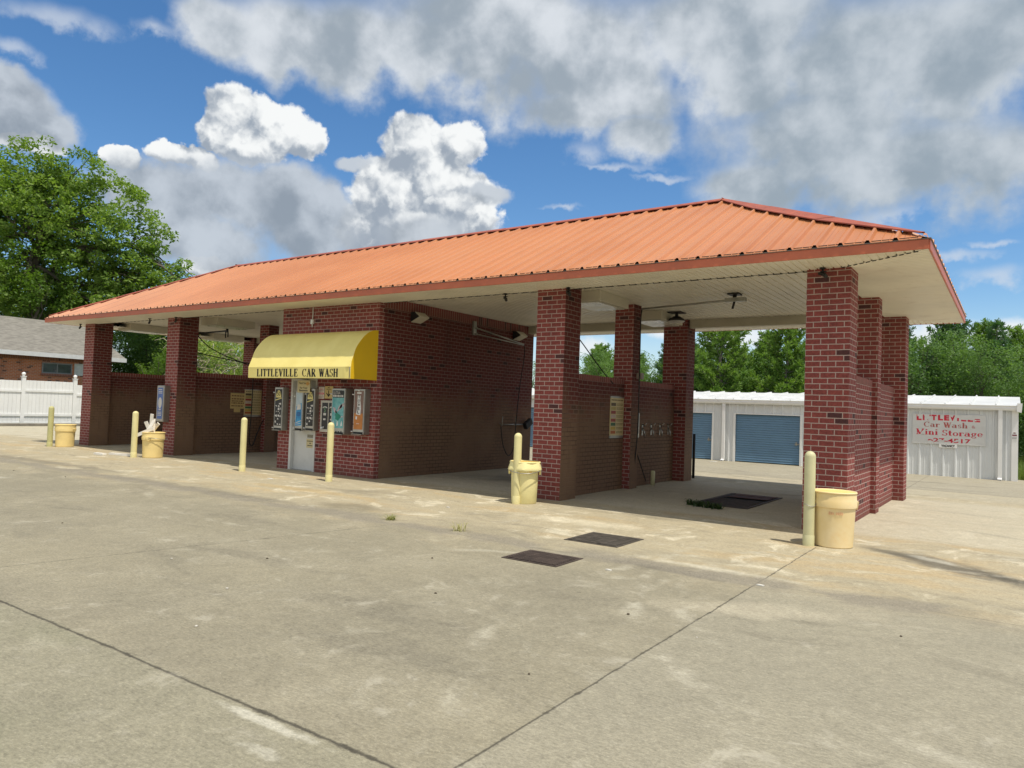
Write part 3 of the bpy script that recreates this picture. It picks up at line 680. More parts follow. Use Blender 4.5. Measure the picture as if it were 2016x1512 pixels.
    if ch == 'o': return [('a', .28, x/2, .22, x*.47, 0, 360, T_, t_)], .57
    if ch == 'g': return [('a', .26, x*.62, .18, x*.34, 0, 360, T_, t_), ('a', .26, -.10, .22, .14, 0, 360, T_*.6, t_), ('l', .15, x*.28, .12, .02, t_), ('l', .40, x*.9, .54, x*.98, t_*1.3)], .57
    if ch == 'e': return [('a', .27, x/2, .21, x*.47, 0, 320, T_, t_), ('l', .10, x*.52, .46, x*.52, t_)], .53
    if ch == '&': return [('a', .26, .74, .15, .20, 0, 360, T_*.8, t_), ('a', .26, .28, .22, .25, 110, 330, T_, t_), ('l', .20, .56, .58, .02, T_), ('l', .45, .22, .58, .50, t_)], .66
    return [], .30
def serif_text(s, width, height, origin, ux, uz, name, m, parent, track=.05, bold=1.0):
    """flat letters of cap height `height` squeezed to `width`, starting at origin"""
    ux, uz = Vector(ux).normalized(), Vector(uz).normalized(); nrm = ux.cross(uz)
    items, x = [], 0
    for ch in s:
        g, adv = glyph(ch); items.append((x, g)); x += adv + track
    kx = width/(x-track); b = MB(); k = 0
    def P(x, y, d): return Vector(origin) + ux*(x*kx) + uz*(y*height) + nrm*(.0015 + .00012*d)
    for x0, g in items:
        for q in g:
            k = (k+1) % 12
            if q[0] == 'l':
                _, xa, ya, xb, yb, w = q; w *= bold
                dx, dy = xb-xa, yb-ya; L = math.hypot(dx, dy); px_, py_ = -dy/L*w/2, dx/L*w/2
                if abs(dx) > .001 and abs(dy) > .5: px_, py_ = (w/2*1.05, 0)          # slanted stems are cut level
                b.poly([P(x0+xa-px_, ya-py_, k), P(x0+xb-px_, yb-py_, k), P(x0+xb+px_, yb+py_, k), P(x0+xa+px_, ya+py_, k)] if (px_ > 0 or py_ < 0) else [P(x0+xa-px_, ya-py_, k), P(x0+xb-px_, yb-py_, k), P(x0+xb+px_, yb+py_, k), P(x0+xa+px_, ya+py_, k)])
            else:
                _, cx, cy, rx, ry, a0, a1, tk, tn = q; tk *= bold; n = 14
                for i in range(n):
                    A = [R_(a0+(a1-a0)*j/n) for j in (i, i+1)]
                    pts = []
                    for a in A:
                        w = tn + (tk-tn)*abs(math.cos(a))**1.3
                        pts.append((P(x0+cx+(rx-w*.5)*math.cos(a), cy+(ry-w*.5)*math.sin(a), k), P(x0+cx+(rx+w*.3)*math.cos(a), cy+(ry+w*.3)*math.sin(a), k)))
                    b.poly([pts[0][0], pts[0][1], pts[1][1], pts[1][0]])
    return b.build(name, m, parent)
def sans(s, size, origin, ux, uz, name, m, parent, width=None, offset=0., align='CENTER', extrude=.0008):
    c = bpy.data.curves.new(name, 'FONT'); c.body = s; c.size = size; c.align_x = align; c.align_y = 'CENTER'; c.extrude = extrude; c.offset = offset
    c.materials.append(m); o = bpy.data.objects.new(name, c); COL.objects.link(o)
    ux, uz = Vector(ux).normalized(), Vector(uz).normalized(); n = ux.cross(uz)
    k = 1.0
    if width:
        bpy.context.view_layer.update(); k = width/max(1e-4, o.dimensions.x)
    Mx = Matrix((ux*k, uz, n)).transposed().to_4x4()
    pl = WL[parent.name] if parent is not None else Vector((0, 0, 0))
    o.matrix_local = Matrix.Translation(Vector(origin)-pl) @ Mx
    if parent is not None: o.parent = parent; o.matrix_parent_inverse = Matrix.Identity(4); o.matrix_local = Matrix.Translation(Vector(origin)-pl) @ Mx
    # plain mesh letters
    bpy.context.view_layer.update()
    me = bpy.data.meshes.new_from_object(o.evaluated_get(bpy.context.evaluated_depsgraph_get()))
    ml = o.matrix_local.copy(); bpy.data.objects.remove(o); me.name = name
    o = bpy.data.objects.new(name, me); COL.objects.link(o)
    if not me.materials: me.materials.append(m)
    if parent is not None: o.parent = parent
    o.matrix_local = ml; WL[o.name] = Vector(origin)
    return o
UX = (1, 0, 0); UV = Vector((0, -.006, .229)).normalized()
def val(x, t): return (x, -.730-.006*t, 1.966+.229*t)
for word, x0, x1 in (('LITTLEVILLE', -11.542, -10.205), ('CAR', -10.073, -9.658), ('WASH', -9.566, -9.012)):
    serif_text(word, x1-x0, .158, val(x0, .14), UX, UV, 'lettering', INK, aw, bold=1.5)
# ---------------------------------------------------------------- coin machines on the front wall
def bars(b, x0, x1, z, h, y, rnd, n=5):
    """a line of unreadable small print: short bars"""
    x = x0
    while x < x1 - .005:
        w = min(rnd.uniform(.018, .055), x1-x); b.box(x, x+w, y-.0012, y, z, z+h); x += w + .010
def machine(name, label, cat, x0, x1, z0, z1, yf, yb, poster, art, group=None, tray=True, inset=.03, low=.10, body=None):
    t = thing(name, label, cat, ((x0+x1)/2, yb, z0), group)
    b = MB(); b.box(x0, x1, yf, yb, z0, z1); b.build('cabinet', body or STEELD, t, bevel=.006)
    b = MB(); b.box(x0+.006, x1-.006, yf-.014, yf-.0005, z0+.012, z1-.006); door = b.build('front_door', STEEL, t, bevel=.004)
    b = MB(); b.box(x0+inset, x1-inset, yf-.018, yf-.0145, z0+low, z1-inset*1.4); pst = b.build('poster', poster, door)
    if art: art(door, x0+inset, x1-inset, z0+low, z1-inset*1.4, yf-.0183)
    for z in (z0+.05, z1-.12): b = MB(); b.tube([(x0+.004, yf-.012, z), (x0-.028, yf-.03, z+.004)], .011, 8); b.build('hinge_lock', WHITEP, t)
    if tray:
        b = MB(); b.box(x0+.02, x1-.02, yf-.016, yf-.014, z0+.014, z0+.05); b.build('vend_slot', BLACK, door)
        b = MB(); b.prism([(yf-.0165, z0+.0), (yf-.06, z0-.004), (yf-.06, z0+.012), (yf-.0165, z0+.012)], 'x', x0+.01, x1-.01); b.build('vend_tray', STEELD, door)
    b = MB(); b.tube([(x0+inset*.6, yf-.02, z0+low+.10), (x0+inset*.6, yf-.026, z0+low+.10)], .010, 10); b.build('coin_button', BLACK, door)
    return t
PBLK = mat('poster_black', (.032, .030, .030), .4, .3, 20.)
PWHT = mat('print_white', (.62, .60, .56), .5, .1, 9.)
PYEL = mat('print_yellow', (.72, .62, .24), .5, .1, 9.)
def art_fifty(d, x0, x1, z0, z1, y):
    rnd = random.Random(5); b = MB(); W = x1-x0; cx = (x0+x1)/2
    pts = [(cx+W*.40*math.cos(a), z1-.185+.16*math.sin(a)) for a in np.linspace(0, math.pi, 18)]
    pts = pts + [(x0+.012, z1-.25), (x1-.012, z1-.20)][0:1] + [(cx-W*.40+.02, z1-.215)]
    b.poly([(x, y-.0005, z) for x, z in [(cx+W*.40*math.cos(a), z1-.185+.16*math.sin(a)) for a in np.linspace(0, math.pi, 18)]][::-1])
    b.poly([(x0+.006, y-.0007, z1-.255), (x1-.006, y-.0007, z1-.205), (x1-.006, y-.0007, z1-.185), (x0+.006, y-.0007, z1-.235)])
    b.build('price_badge', PYEL, d)
    sans('50', .13, (cx, y-.0012, z1-.105), (1, 0, 0), (0, 0, 1), 'lettering', INK, d, width=W*.52)
    b = MB(); z = z1-.30
    while z > z0+.03:
        h = rnd.uniform(.015, .06); x = x0+.01+rnd.uniform(0, .04)
        while x < x1-.02:
            w = rnd.uniform(.02, .08); w = min(w, x1-.008-x)
            if rnd.random() < .72: b.poly([(x, y-.0005, z-h*rnd.uniform(.5, 1)), (x+w, y-.0005, z-h), (x+w*rnd.uniform(.6, 1), y-.0005, z), (x+.004, y-.0005, z-rnd.uniform(0, .01))])
            x += w + rnd.uniform(.008, .03)
        z -= h + rnd.uniform(.008, .03)
    b.build('print_pattern', PWHT, d)
machine('vending_machine', 'black poster vending machine left of the white door, beside the brick corner', 'vending machine', -11.655, -11.37, .845, 1.79, -.15, -.001, PBLK, art_fifty)
PBLU = mat('poster_sky', (.46, .55, .60), .4, .1, 5.)
def art_blue(d, x0, x1, z0, z1, y):
    b = MB(); W = x1-x0
    b.poly([(x0, y-.0005, z0), (x1, y-.0005, z0+.02), (x1-.01, y-.0005, z0+.50), (x0+.02, y-.0005, z0+.42)])
    b.build('bottle_print', mat('print_blue', (.03, .22, .52), .4, .2, 8., col2=(.06, .38, .66)), d)
    b = MB(); b.poly([(x0+.03, y-.001, z0+.34), (x1-.03, y-.001, z0+.36), (x1-.035, y-.001, z0+.47), (x0+.05, y-.001, z0+.46)])
    b.poly([(x0+.02, y-.001, z0+.06), (x1-.01, y-.001, z0+.11), (x1-.01, y-.001, z0+.125), (x0+.02, y-.001, z0+.075)]); b.poly([(x0+.02, y-.001, z0+.03), (x1-.02, y-.001, z0+.05), (x1-.02, y-.001, z0+.062), (x0+.02, y-.001, z0+.042)])
    b.build('print_highlight', PWHT, d)
    b = MB(); rnd = random.Random(3)
    for z in (z0+.22, z0+.25, z0+.28): bars(b, x0+.04, x1-.03, z, .02, y-.001, rnd)
    b.build('print_pattern', mat('print_navy', (.03, .08, .25), .5), d)
machine('vending_machine', 'blue poster vending machine on the left half of the white door', 'vending machine', -10.985, -10.73, .865, 1.72, -.12, .074, PBLU, art_blue)
machine('vending_machine', 'black poster vending machine on the right half of the white door', 'vending machine', -10.64, -10.365, .88, 1.775, -.12, .074, PBLK, art_fifty)
# bill changer
t = thing('bill_changer', 'grey bill changer with two black panels under the arrow sign', 'bill changer', (-10.08, 0, .87))
b = MB(); b.box(-10.265, -9.735, -.05, -.001, .87, 1.535); b.build('face_plate', mat('changer_face', (.52, .48, .41), .45, .06, 5., metal=.3), t, bevel=.004)
for x0 in (-10.215, -10.005):
    b = MB(); b.box(x0, x0+.18, -.054, -.0505, .93, 1.485); p = b.build('black_panel', PBLK, t)
    b = MB(); b.box(x0+.055, x0+.125, -.060, -.0545, 1.12, 1.155); b.box(x0+.05, x0+.13, -.056, -.0545, 1.22, 1.27)
    for k in range(7):
        a0, a1 = (math.pi*(.12+.11*k), math.pi*(.12+.11*(k+1)))
        b.poly([(x0+.09+.08*math.cos(a), -.0548, 1.36+.05*math.sin(a)) for a in (a1, a0)] + [(x0+.09+.065*math.cos(a), -.0548, 1.355+.035*math.sin(a)) for a in (a0, a1)])
    b.build('bill_slot', PWHT, p)
    sans('$', .14, (x0+.09, -.0548, 1.335), UX, (0, 0, 1), 'dollar_lettering', mat('print_green', (.14, .25, .15), .5), p)
b = MB(); b.prism([(-.055, .955), (-.10, .945), (-.10, .96), (-.055, .985)], 'x', -10.20, -10.13); b.build('coin_cup', WHITEP, t)
# wide teal machine
PTEAL = mat('poster_teal', (.10, .38, .40), .4, .15, 6., col2=(.22, .50, .50))
def art_teal(d, x0, x1, z0, z1, y):
    b = MB(); b.box(x0, x1, y-.001, y, z1-.15, z1-.001); hd = b.build('header_print', PBLK, d)
    sans('ULTRA', .085, (x0+(x1-x0)*.36, y-.0016, z1-.055), UX, (0, 0, 1), 'lettering', PWHT, d, width=(x1-x0)*.60)
    b = MB(); rnd = random.Random(8); bars(b, x0+.02, x1-.02, z1-.135, .04, y-.0012, rnd); b.build('header_line', PWHT, d)
    b = MB(); random.seed(4)
    for (px, pz, s, a) in ((.62, .52, .13, .7), (.80, .58, .11, .6), (.30, .44, .12, 2.2), (.42, .37, .09, 2.0), (.85, .30, .05, .2)):
        X, Z = x0+(x1-x0)*px, z0+(z1-z0)*pz; c, q = math.cos(a), math.sin(a)
        b.poly([(X+c*u-q*v, y-.0007, Z+q*u+c*v) for u, v in ((-s*.9, -s*.12), (s*.5, -s*.3), (s, s*.1), (s*.2, s*.34))])
    b.build('shape_print', mat('print_mauve', (.46, .40, .42), .5, .2, 20.), d)
    b = MB(); X, Z = x0+(x1-x0)*.5, z0+(z1-z0)*.30
    b.poly([(X+.08*math.cos(a)*(1+.25*math.cos(3*a)), y-.0009, Z+.075*math.sin(a)*(1+.2*math.sin(4*a))) for a in np.linspace(0, 2*math.pi, 18)[:-1]][::-1])
    b.build('leaf_print', mat('print_leaf', (.02, .22, .15), .5), d)
    b = MB()
    for fx_ in (.14, .5, .86):
        X = x0+(x1-x0)*fx_
        b.poly([(X-.02, y-.0011, z0+.04), (X+.02, y-.0011, z0+.05), (X+.016, y-.0011, z0+.10), (X, y-.0011, z0+.16), (X-.016, y-.0011, z0+.10)])
    b.build('drop_print', WHITEP, d)
    b = MB()
    for fx_ in (.18, .42, .64, .86): b.tube([(x0+(x1-x0)*fx_, y-.001, z0-.07), (x0+(x1-x0)*fx_, y-.007, z0-.07)], .011, 8)
    b.build('select_button', BLACK, d)
machine('vending_machine', 'wide teal poster vending machine with black header right of the bill changer', 'vending machine', -9.725, -9.33, .85, 1.79, -.22, -.001, PTEAL, art_teal, low=.13)
def art_towel(d, x0, x1, z0, z1, y):
    b = MB(); b.box(x0, x1, y-.0006, y, z0, z0+.32); b.build('orange_print', mat('print_orange', (.52, .20, .05), .5, .1, 6.), d)
    b = MB(); cx = (x0+x1)/2+.01
    b.poly([(cx-.075, y-.0009, z0+.30), (cx+.045, y-.0009, z0+.29), (cx+.055, y-.0009, z0+.42), (cx+.03, y-.0009, z0+.60), (cx+.035, y-.0009, z0+.68), (cx-.045, y-.0009, z0+.69), (cx-.05, y-.0009, z0+.56), (cx-.045, y-.0009, z0+.45)])
    b.box(cx-.07, cx+.055, y-.0012, y-.0004, z0+.715, z0+.745); b.box(cx-.045, cx+.01, y-.0012, y-.0004, z0+.765, z0+.785)
    b.box(cx-.085, cx-.045, y-.0012, y-.0004, z0+.20, z0+.26)
    b.box(cx-.06, cx+.02, y-.0012, y-.0004, z0+.11, z0+.118)
    b.build('towel_print', WHITEP, d)
    for ch, z, dx in (('T', .645, -.005), ('O', .565, -.007), ('W', .49, -.005), ('E', .415, -.012), ('L', .345, -.016)):
        sans(ch, .085, (cx+dx, y-.0016, z0+z), UX, (0, 0, 1), 'lettering', INK, d, width=.06, offset=.002)
machine('vending_machine', 'narrow mauve and orange towel vending machine by the brick corner', 'vending machine', -9.155, -8.845, .875, 1.79, -.15, -.001, mat('poster_mauve', (.24, .15, .12), .45, .1, 6.), art_towel)
# signs on the front
def sign(name, label, cat, x0, x1, z0, z1, y, m, th=.008):
    t = thing(name, label, cat, ((x0+x1)/2, y, z0)); b = MB(); b.box(x0, x1, y, y+th, z0, z1); b.build('panel', m, t); return t
t = sign('arrow_sign', 'tan sign with a black down arrow above the bill changer', 'sign', -10.18, -9.925, 1.575, 1.835, -.03, TAN)
b = MB(); cx = -10.06; Y = -.0304
b.poly([(cx-.012, Y, 1.64), (cx+.012, Y, 1.64), (cx+.012, Y, 1.745), (cx-.012, Y, 1.745)])
b.poly([(cx, Y-.0003, 1.605), (cx+.075, Y-.0003, 1.685), (cx+.068, Y-.0003, 1.70), (cx, Y-.0003, 1.648), (cx-.068, Y-.0003, 1.70), (cx-.075, Y-.0003, 1.685)])
b.build('arrow_mark', INK, t)
b = MB(); rnd = random.Random(2); bars(b, cx-.03, cx+.03, 1.795, .016, Y, rnd); bars(b, cx-.07, cx+.07, 1.765, .012, Y, rnd); b.build('small_print', INK, t)
t = sign('notice_sign', 'white notice with red bands left of the arrow sign', 'sign', -10.375, -10.195, 1.565, 1.815, -.03, mat('notice_paper', (.62, .55, .47), .6, .08, 8.))
b = MB(); b.box(-10.36, -10.21, -.0312, -.0302, 1.66, 1.695); b.box(-10.33, -10.24, -.0312, -.0302, 1.765, 1.775); b.build('red_band', RED, t)
b = MB(); rnd = random.Random(9); bars(b, -10.345, -10.225, 1.672, .010, -.0313, rnd); b.build('band_print', WHITEP, t)
b = MB()
for z in (1.725, 1.745, 1.62, 1.60, 1.58): bars(b, -10.35, -10.22, z, .006, -.0302, rnd)
b.build('small_print', mat('print_brown', (.25, .10, .08), .6), t)
t = sign('thank_you_sign', 'cream thank you sign tilted over the top of the white door', 'sign', -10.895, -10.495, 1.685, 1.945, -.165, CREAM)
sans('Thank You', .062, (-10.745, -.1656, 1.885), UX, (0, 0, 1), 'lettering', INK, t, width=.22)
sans('For Your', .055, (-10.70, -.1656, 1.785), UX, (0, 0, 1), 'lettering', INK, t, width=.24, offset=.001)
sans('Business', .055, (-10.70, -.1656, 1.73), UX, (0, 0, 1), 'lettering', INK, t, width=.27, offset=.001)
b = MB(); b.poly([(-10.575+.045*math.cos(a)*(1+.3*math.cos(2*a)), -.1656, 1.875+.04*math.sin(a)) for a in np.linspace(0, 2*math.pi, 14)[:-1]][::-1]); b.build('flower_print', mat('print_gold', (.55, .30, .08), .5), t)
t = sign('door_notice', 'small cream notice low on the white door', 'sign', -10.81, -10.565, .50, .695, .068, CREAM, .006)
b = MB(); rnd = random.Random(4)
for z, a, c in ((.635, -10.79, -10.59), (.59, -10.71, -10.66), (.54, -10.77, -10.61)): bars(b, a, c, z, .018, .0675, rnd)
b.build('small_print', INK, t)
t = sign('door_plate', 'small greyish plate above the notice on the white door', 'sign', -10.79, -10.60, .715, .785, .068, mat('plate_grey', (.36, .34, .27), .5), .006)
b = MB()
for z in (.73, .748, .766): bars(b, -10.78, -10.61, z, .008, .0675, rnd)
b.build('small_print', mat('print_grey', (.16, .15, .12), .5), t)
# conduit sensor on the wall above the awning
t = thing('photocell', 'small white photocell on a thin conduit above the yellow awning', 'sensor', (-10.68, 0, 3.2))
b = MB(); b.box(-10.715, -10.645, -.05, -.001, 3.17, 3.27); b.build('box', WHITEP, t, bevel=.006)
b = MB(); b.tube([(-10.68, -.018, 3.271), (-10.68, -.018, HS-.001)], .009, 8); b.tube([(-10.68, -.025, 3.168), (-10.68, -.025, 3.10)], .010, 8); b.build('conduit', WHITEP, t)

# vacuum-coin style blue machine on the second column from the left
t = thing('vending_machine', 'slim steel vending machine with blue face on the brick column beside the littered bin', 'vending machine', (-16.22, 0, .85))
b = MB(); b.box(-16.42, -16.09, -.15, -.001, .845, 1.78); b.build('cabinet', STEELD, t, bevel=.006)
b = MB(); b.box(-16.413, -16.097, -.163, -.1505, .86, 1.77); d = b.build('front_door', STEEL, t, bevel=.004)
b = MB(); b.box(-16.37, -16.14, -.167, -.1635, .92, 1.72); b.build('poster', mat('poster_cobalt', (.10, .17, .42), .4, .15, 5.), d)
b = MB(); b.poly([(-16.255+.085*math.cos(a), -.1675, 1.33+.14*math.sin(a)) for a in np.linspace(0, 2*math.pi, 20)[:-1]][::-1]); b.poly([(-16.30, -.1677, 1.14), (-16.21, -.1677, 1.14), (-16.20, -.1677, 1.18), (-16.31, -.1677, 1.18)]); b.build('lamp_print', PWHT, d)
b = MB(); rnd = random.Random(6)
for z in (1.66, 1.61, 1.57, 1.08, 1.04, 1.0): bars(b, -16.34, -16.17, z, .022, -.1672, rnd)
b.build('small_print', PWHT, d)
b = MB(); b.tube([(-16.42, -.15, .87), (-16.47, -.17, .875)], .012, 8); b.build('latch', GALV, t)

# ---------------------------------------------------------------- bay walls: menus, coin boxes, clips (they face +x)
def menu(name, label, X, y0, y1, z0, z1, seed):
    t = thing(name, label, 'sign', (X, (y0+y1)/2, z0)); W, H = y1-y0, z1-z0; rnd = random.Random(seed)
    b = MB(); b.box(X-.001, X+.012, y0, y1, z0, z1); b.build('panel', mat('menu_face', (.60, .50, .26), .5, .06, 5.), t)
    b = MB(); b.box(X+.0005, X+.018, y0-.012, y1+.012, z1+.0005, z1+.03); b.box(X+.0005, X+.018, y0-.012, y1+.012, z0-.05, z0-.0005); b.build('frame_rail', GALV, t)
    cols = [(.10, .07, .03), (.42, .33, .10), (.33, .05, .035), (.55, .42, .36), (.33, .05, .035), (.045, .14, .05), (.50, .35, .06), (.42, .12, .03)]
    for i, c in enumerate(cols):
        zt = z1-H*(.135+.105*i); b = MB(); b.box(X+.0122, X+.0135, y0+W*.05, y0+W*.40, zt-H*.082, zt)
        b.build('choice_block', mat('menu_block', c, .5), t)
    b = MB()
    for i in range(8):
        zt = z1-H*(.15+.105*i)
        for dz in (.0, .035):
            y = y0+W*.46
            while y < y1-W*.06:
                w = min(rnd.uniform(.02, .05), y1-W*.05-y); b.box(X+.0122, X+.0132, y, y+w, zt-H*dz-.012, zt-H*dz); y += w+.012
    y = y0+W*.06
    while y < y1-W*.08: b.box(X+.0122, X+.0132, y, y+.05, z1-H*.075, z1-H*.045); y += .065
    b.build('small_print', mat('print_olive', (.16, .12, .05), .6), t)
    return t
XM = LINES[1]-.20; XL2 = LINES[2]-.20; XE = EX1
menu('wash_menu', 'cream wash menu with coloured blocks inside the right end bay', XM, 2.13, 2.70, 1.05, 1.78, 1)
menu('wash_menu', 'cream wash menu with coloured blocks on the bay wall left of the office', XL2, 2.14, 2.69, 1.06, 1.76, 2)
t = thing('rules_sign', 'plain tan rules sign with small tag beside the left wash menu', 'sign', (XL2, 1.92, 1.2))
b = MB(); b.box(XL2+.0005, XL2+.01, 1.70, 2.15, 1.23, 1.66); b.build('panel', TAN, t)
b = MB(); b.box(XL2+.0005, XL2+.008, 1.82, 2.02, 1.13, 1.2295); b.build('tag', TAN, t)
b = MB(); rnd = random.Random(12)
for z in (1.57, 1.485, 1.425, 1.37, 1.29):
    y = 1.73
    while y < 2.10: w = min(rnd.uniform(.03, .09), 2.12-y); b.box(XL2+.0102, XL2+.0115, y, y+w, z, z+.030); y += w+.018
b.build('small_print', mat('print_rust', (.16, .07, .03), .6), t)
def coinbox(label, X, y0, y1, z0, z1):
    t = thing('coin_box', label, 'coin box', (X, (y0+y1)/2, z0))
    b = MB(); b.box(X+.0005, X+.06, y0, y1, z0, z1); b.build('cabinet', STEEL, t, bevel=.006)
    b = MB(); b.box(X+.0605, X+.064, y0+.05, y1-.05, z0+.08, z1-.08); b.build('black_panel', PBLK, t)
    b = MB(); b.tube([(X+.06, (y0+y1)/2, z0+.2), (X+.085, (y0+y1)/2, z0+.2)], .03, 12); b.box(X+.0642, X+.067, y0+.09, y1-.09, z1-.2, z1-.14); b.build('dial', GALV, t)
coinbox('steel coin box beside the four mat clips on the right end bay wall', XM, 3.12, 3.36, 1.0, 1.50)
coinbox('steel coin box in shadow on the bay wall left of the black poster machine', XL2, 3.12, 3.40, .98, 1.50)
def clip(y):
    b = MB(); X = XM
    b.box(X+.0005, X+.008, y-.03, y+.03, 1.04, 1.28); b.tube([(X+.008, y, 1.27), (X+.06, y, 1.24), (X+.10, y+.005, 1.30)], .012, 8); b.tube([(X+.008, y, 1.20), (X+.055, y, 1.10), (X+.065, y, 1.02)], [.016, .02, .013], 8)
    return b
cl = ['leftmost', 'second from left', 'third from left', 'rightmost']
for i, y in enumerate((3.62, 4.07, 4.53, 4.99)):
    tag(clip(y).build('mat_clip', GALV, origin=(XM, y, 1.16)), f'{cl[i]} of the four steel mat clips on the right bay wall', 'mat clip', 'steel mat clips on the right bay wall')
# wash wands, booms, hoses
def hose(b, pts, r=.011, n=10):
    P = [Vector(p) for p in pts]; out = []
    for i in range(len(P)-1):
        p0, p1, p2, p3 = P[max(i-1, 0)], P[i], P[i+1], P[min(i+2, len(P)-1)]
        for k in range(n):
            t = k/n; out.append(.5*((2*p1)+(p2-p0)*t+(2*p0-5*p1+4*p2-p3)*t*t+(3*p1-p0-3*p2+p3)*t**3))
    out.append(P[-1]); b.tube(out, r, 6)
def wand(label, X, y, z, flip=1):
    t = thing('spray_gun', label, 'spray wand', (X+.08, y, z))
    b = MB(); b.prism([(y-.03, z-.06), (y+.03, z-.05), (y+.035, z+.12), (y-.02, z+.14)], 'x', X+.05, X+.10); b.build('grip', BLACK, t, bevel=.008)
    b = MB(); b.tube([(X+.07, y, z+.12), (X+.08, y+.16*flip, z-.1), (X+.09, y+.56*flip, z-.62)], [.015, .012, .009], 8); b.build('lance', DARKM, t)
    b = MB(); b.tube([(X+.0005, y-.06, z+.10), (X+.06, y-.06, z+.10)], .015, 8); b.box(X+.0005, X+.012, y-.1, y+.02, z+.04, z+.16); b.build('holder', GALV, t)
t = thing('hose_boom', 'steel ceiling boom with a black hose reaching the pillar in the right end bay', 'hose boom', (-2.27, 2.23, HC))
b = MB(); b.box(-2.36, -2.16, 2.12, 2.34, HC-.03, HC-.001); b.tube([(-2.26, 2.23, HC-.03), (-2.26, 2.23, HC-.13)], .035, 10); b.tube([(-2.26, 2.23, HC-.13), (-2.30, 2.24, HC-.27)], .02, 8); b.build('swivel', DARKM, t)
b = MB(); b.tube([(-2.10, 2.20, HC-.11), (-4.28, 2.80, HC-.10)], .019, 8); b.box(-2.42, -2.06, 2.17, 2.27, HC-.15, HC-.08); b.build('arm', GALV, t)
b = MB(); hose(b, [(-4.28, 2.80, 3.55), (-4.33, 2.87, 3.3), (-4.34, 2.90, 2.4), (-4.35, 2.92, 1.2), (-4.42, 2.98, .55), (-4.45, 3.04, .22), (-4.46, 3.10, .40), (-4.48, 3.12, .66)]); b.build('hose', BLACK, t)
wand('black spray gun leaning in its holder below the coin box in the right end bay', XM, 3.12, .72)
t = thing('hose_boom', 'steel wall boom with twin bars and hanging hose on the office side wall', 'hose boom', (XE, 3.1, 3.3))
b = MB(); b.box(XE+.0005, XE+.05, 3.02, 3.14, 3.2, 3.52); b.build('wall_bracket', GALV, t)
b = MB(); b.tube([(XE+.08, 3.1, 3.36), (XE+.22, 4.9, 3.14)], .018, 8); b.tube([(XE+.08, 3.1, 3.22), (XE+.22, 4.9, 3.12)], .014, 8); b.tube([(XE+.05, 3.08, 3.36), (XE+.1, 3.12, 3.36)], .02, 8); b.tube([(XE+.05, 3.08, 3.22), (XE+.1, 3.12, 3.22)], .02, 8); b.build('arm', GALV, t)
b = MB(); hose(b, [(XE+.22, 4.9, 3.12), (XE+.2, 4.98, 2.9), (XE+.12, 4.92, 2.0), (XE+.1, 4.85, 1.2), (XE+.12, 4.75, .55), (XE+.14, 4.5, .33), (XE+.12, 4.28, .6), (XE+.06, 4.25, 1.05)]); b.build('hose', BLACK, t)
t = thing('foam_brush', 'black foam brush on a wall rack in the bay right of the office', 'brush', (XE+.1, 5.1, 1.08))
b = MB(); b.tube([(XE+.07, 4.25, 1.10), (XE+.07, 5.2, 1.10)], .016, 8); b.build('handle', GALV, t)
b = MB()
for y in (4.28, 4.86): b.tube([(XE+.001, y, 1.12), (XE+.075, y, 1.07)], .014, 6); b.tube([(XE+.075, y, 1.07), (XE+.08, y, 1.3)], .012, 6)
b.build('rack', GALV, t)
b = MB(); b.box(-.05, .06, -.16, .16, -.08, .09, M=Matrix.Translation((XE+.14, 5.33, 1.12)) @ Matrix.Rotation(.5, 4, 'X')); b.build('brush_head', BLACK, t, bevel=.02)
t = thing('hose_boom', 'dark ceiling boom with drooping hoses over the leftmost bays', 'hose boom', (-17.95, 2.8, HC))
b = MB(); b.box(-18.05, -17.85, 2.7, 2.9, HC-.03, HC-.001); b.tube([(-17.95, 2.8, HC-.03), (-17.95, 2.8, HC-.15)], .035, 10); b.tube([(-17.95, 2.75, HC-.12), (-17.95, 2.75, HC-.32)], .018, 8); b.tube([(-17.83, 2.75, HC-.12), (-17.83, 2.75, HC-.30)], .018, 8); b.build('swivel', DARKM, t)
b = MB(); b.tube([(-17.95, 2.8, HC-.1), (-16.6, .95, HC-.42)], .024, 8); b.build('arm', DARKM, t)
b = MB(); hose(b, [(-16.6, .95, HC-.42), (-16.5, 1.4, 2.85), (-16.35, 2.4, 2.5), (-16.2, 2.9, 2.35)], .014)
b.build('hose', BLACK, t)
b = MB(); hose(b, [(-16.4, .6, 2.75), (-16.3, 1.5, 2.62), (-16.2, 2.6, 2.50), (-16.1, 3.1, 2.45)], .014)
tag(b.build('hanging_cable', BLACK, origin=(-16.3, 1.5, 2.6)), 'thin black cable strung low over the wall of the second bay from the left', 'cable')
b = MB(); hose(b, [(-4.92, .62, 3.30), (-4.80, 1.2, 2.85), (-4.62, 1.9, 2.25), (-4.56, 2.2, 2.05)], .010)
tag(b.build('hanging_cable', BLACK, origin=(-4.8, 1.2, 2.8)), 'thin black cable slanting across the opening above the menu wall', 'cable')
b = MB(); hose(b, [(XL2+.05, 2.35, 2.9), (XL2+.05, 2.36, 2.0), (XL2+.06, 2.34, 1.0), (XL2+.08, 2.30, .35), (XL2+.10, 2.40, .20), (XL2+.10, 2.52, .5), (XL2+.1, 2.75, .95), (XL2+.08, 2.98, 1.0)], .014)
tag(b.build('wash_hose', BLACK, origin=(XL2+.06, 2.35, 1.2)), 'black hose hanging in front of the wash menu left of the office', 'hose')
wand('black spray gun in shadow on the bay wall left of the vending machine', XL2, 2.98, .92)
t = thing('conduit', 'bent grey conduit on the pillar behind the awning', 'conduit', (LINES[2]-.03, 2.9, 2.5))
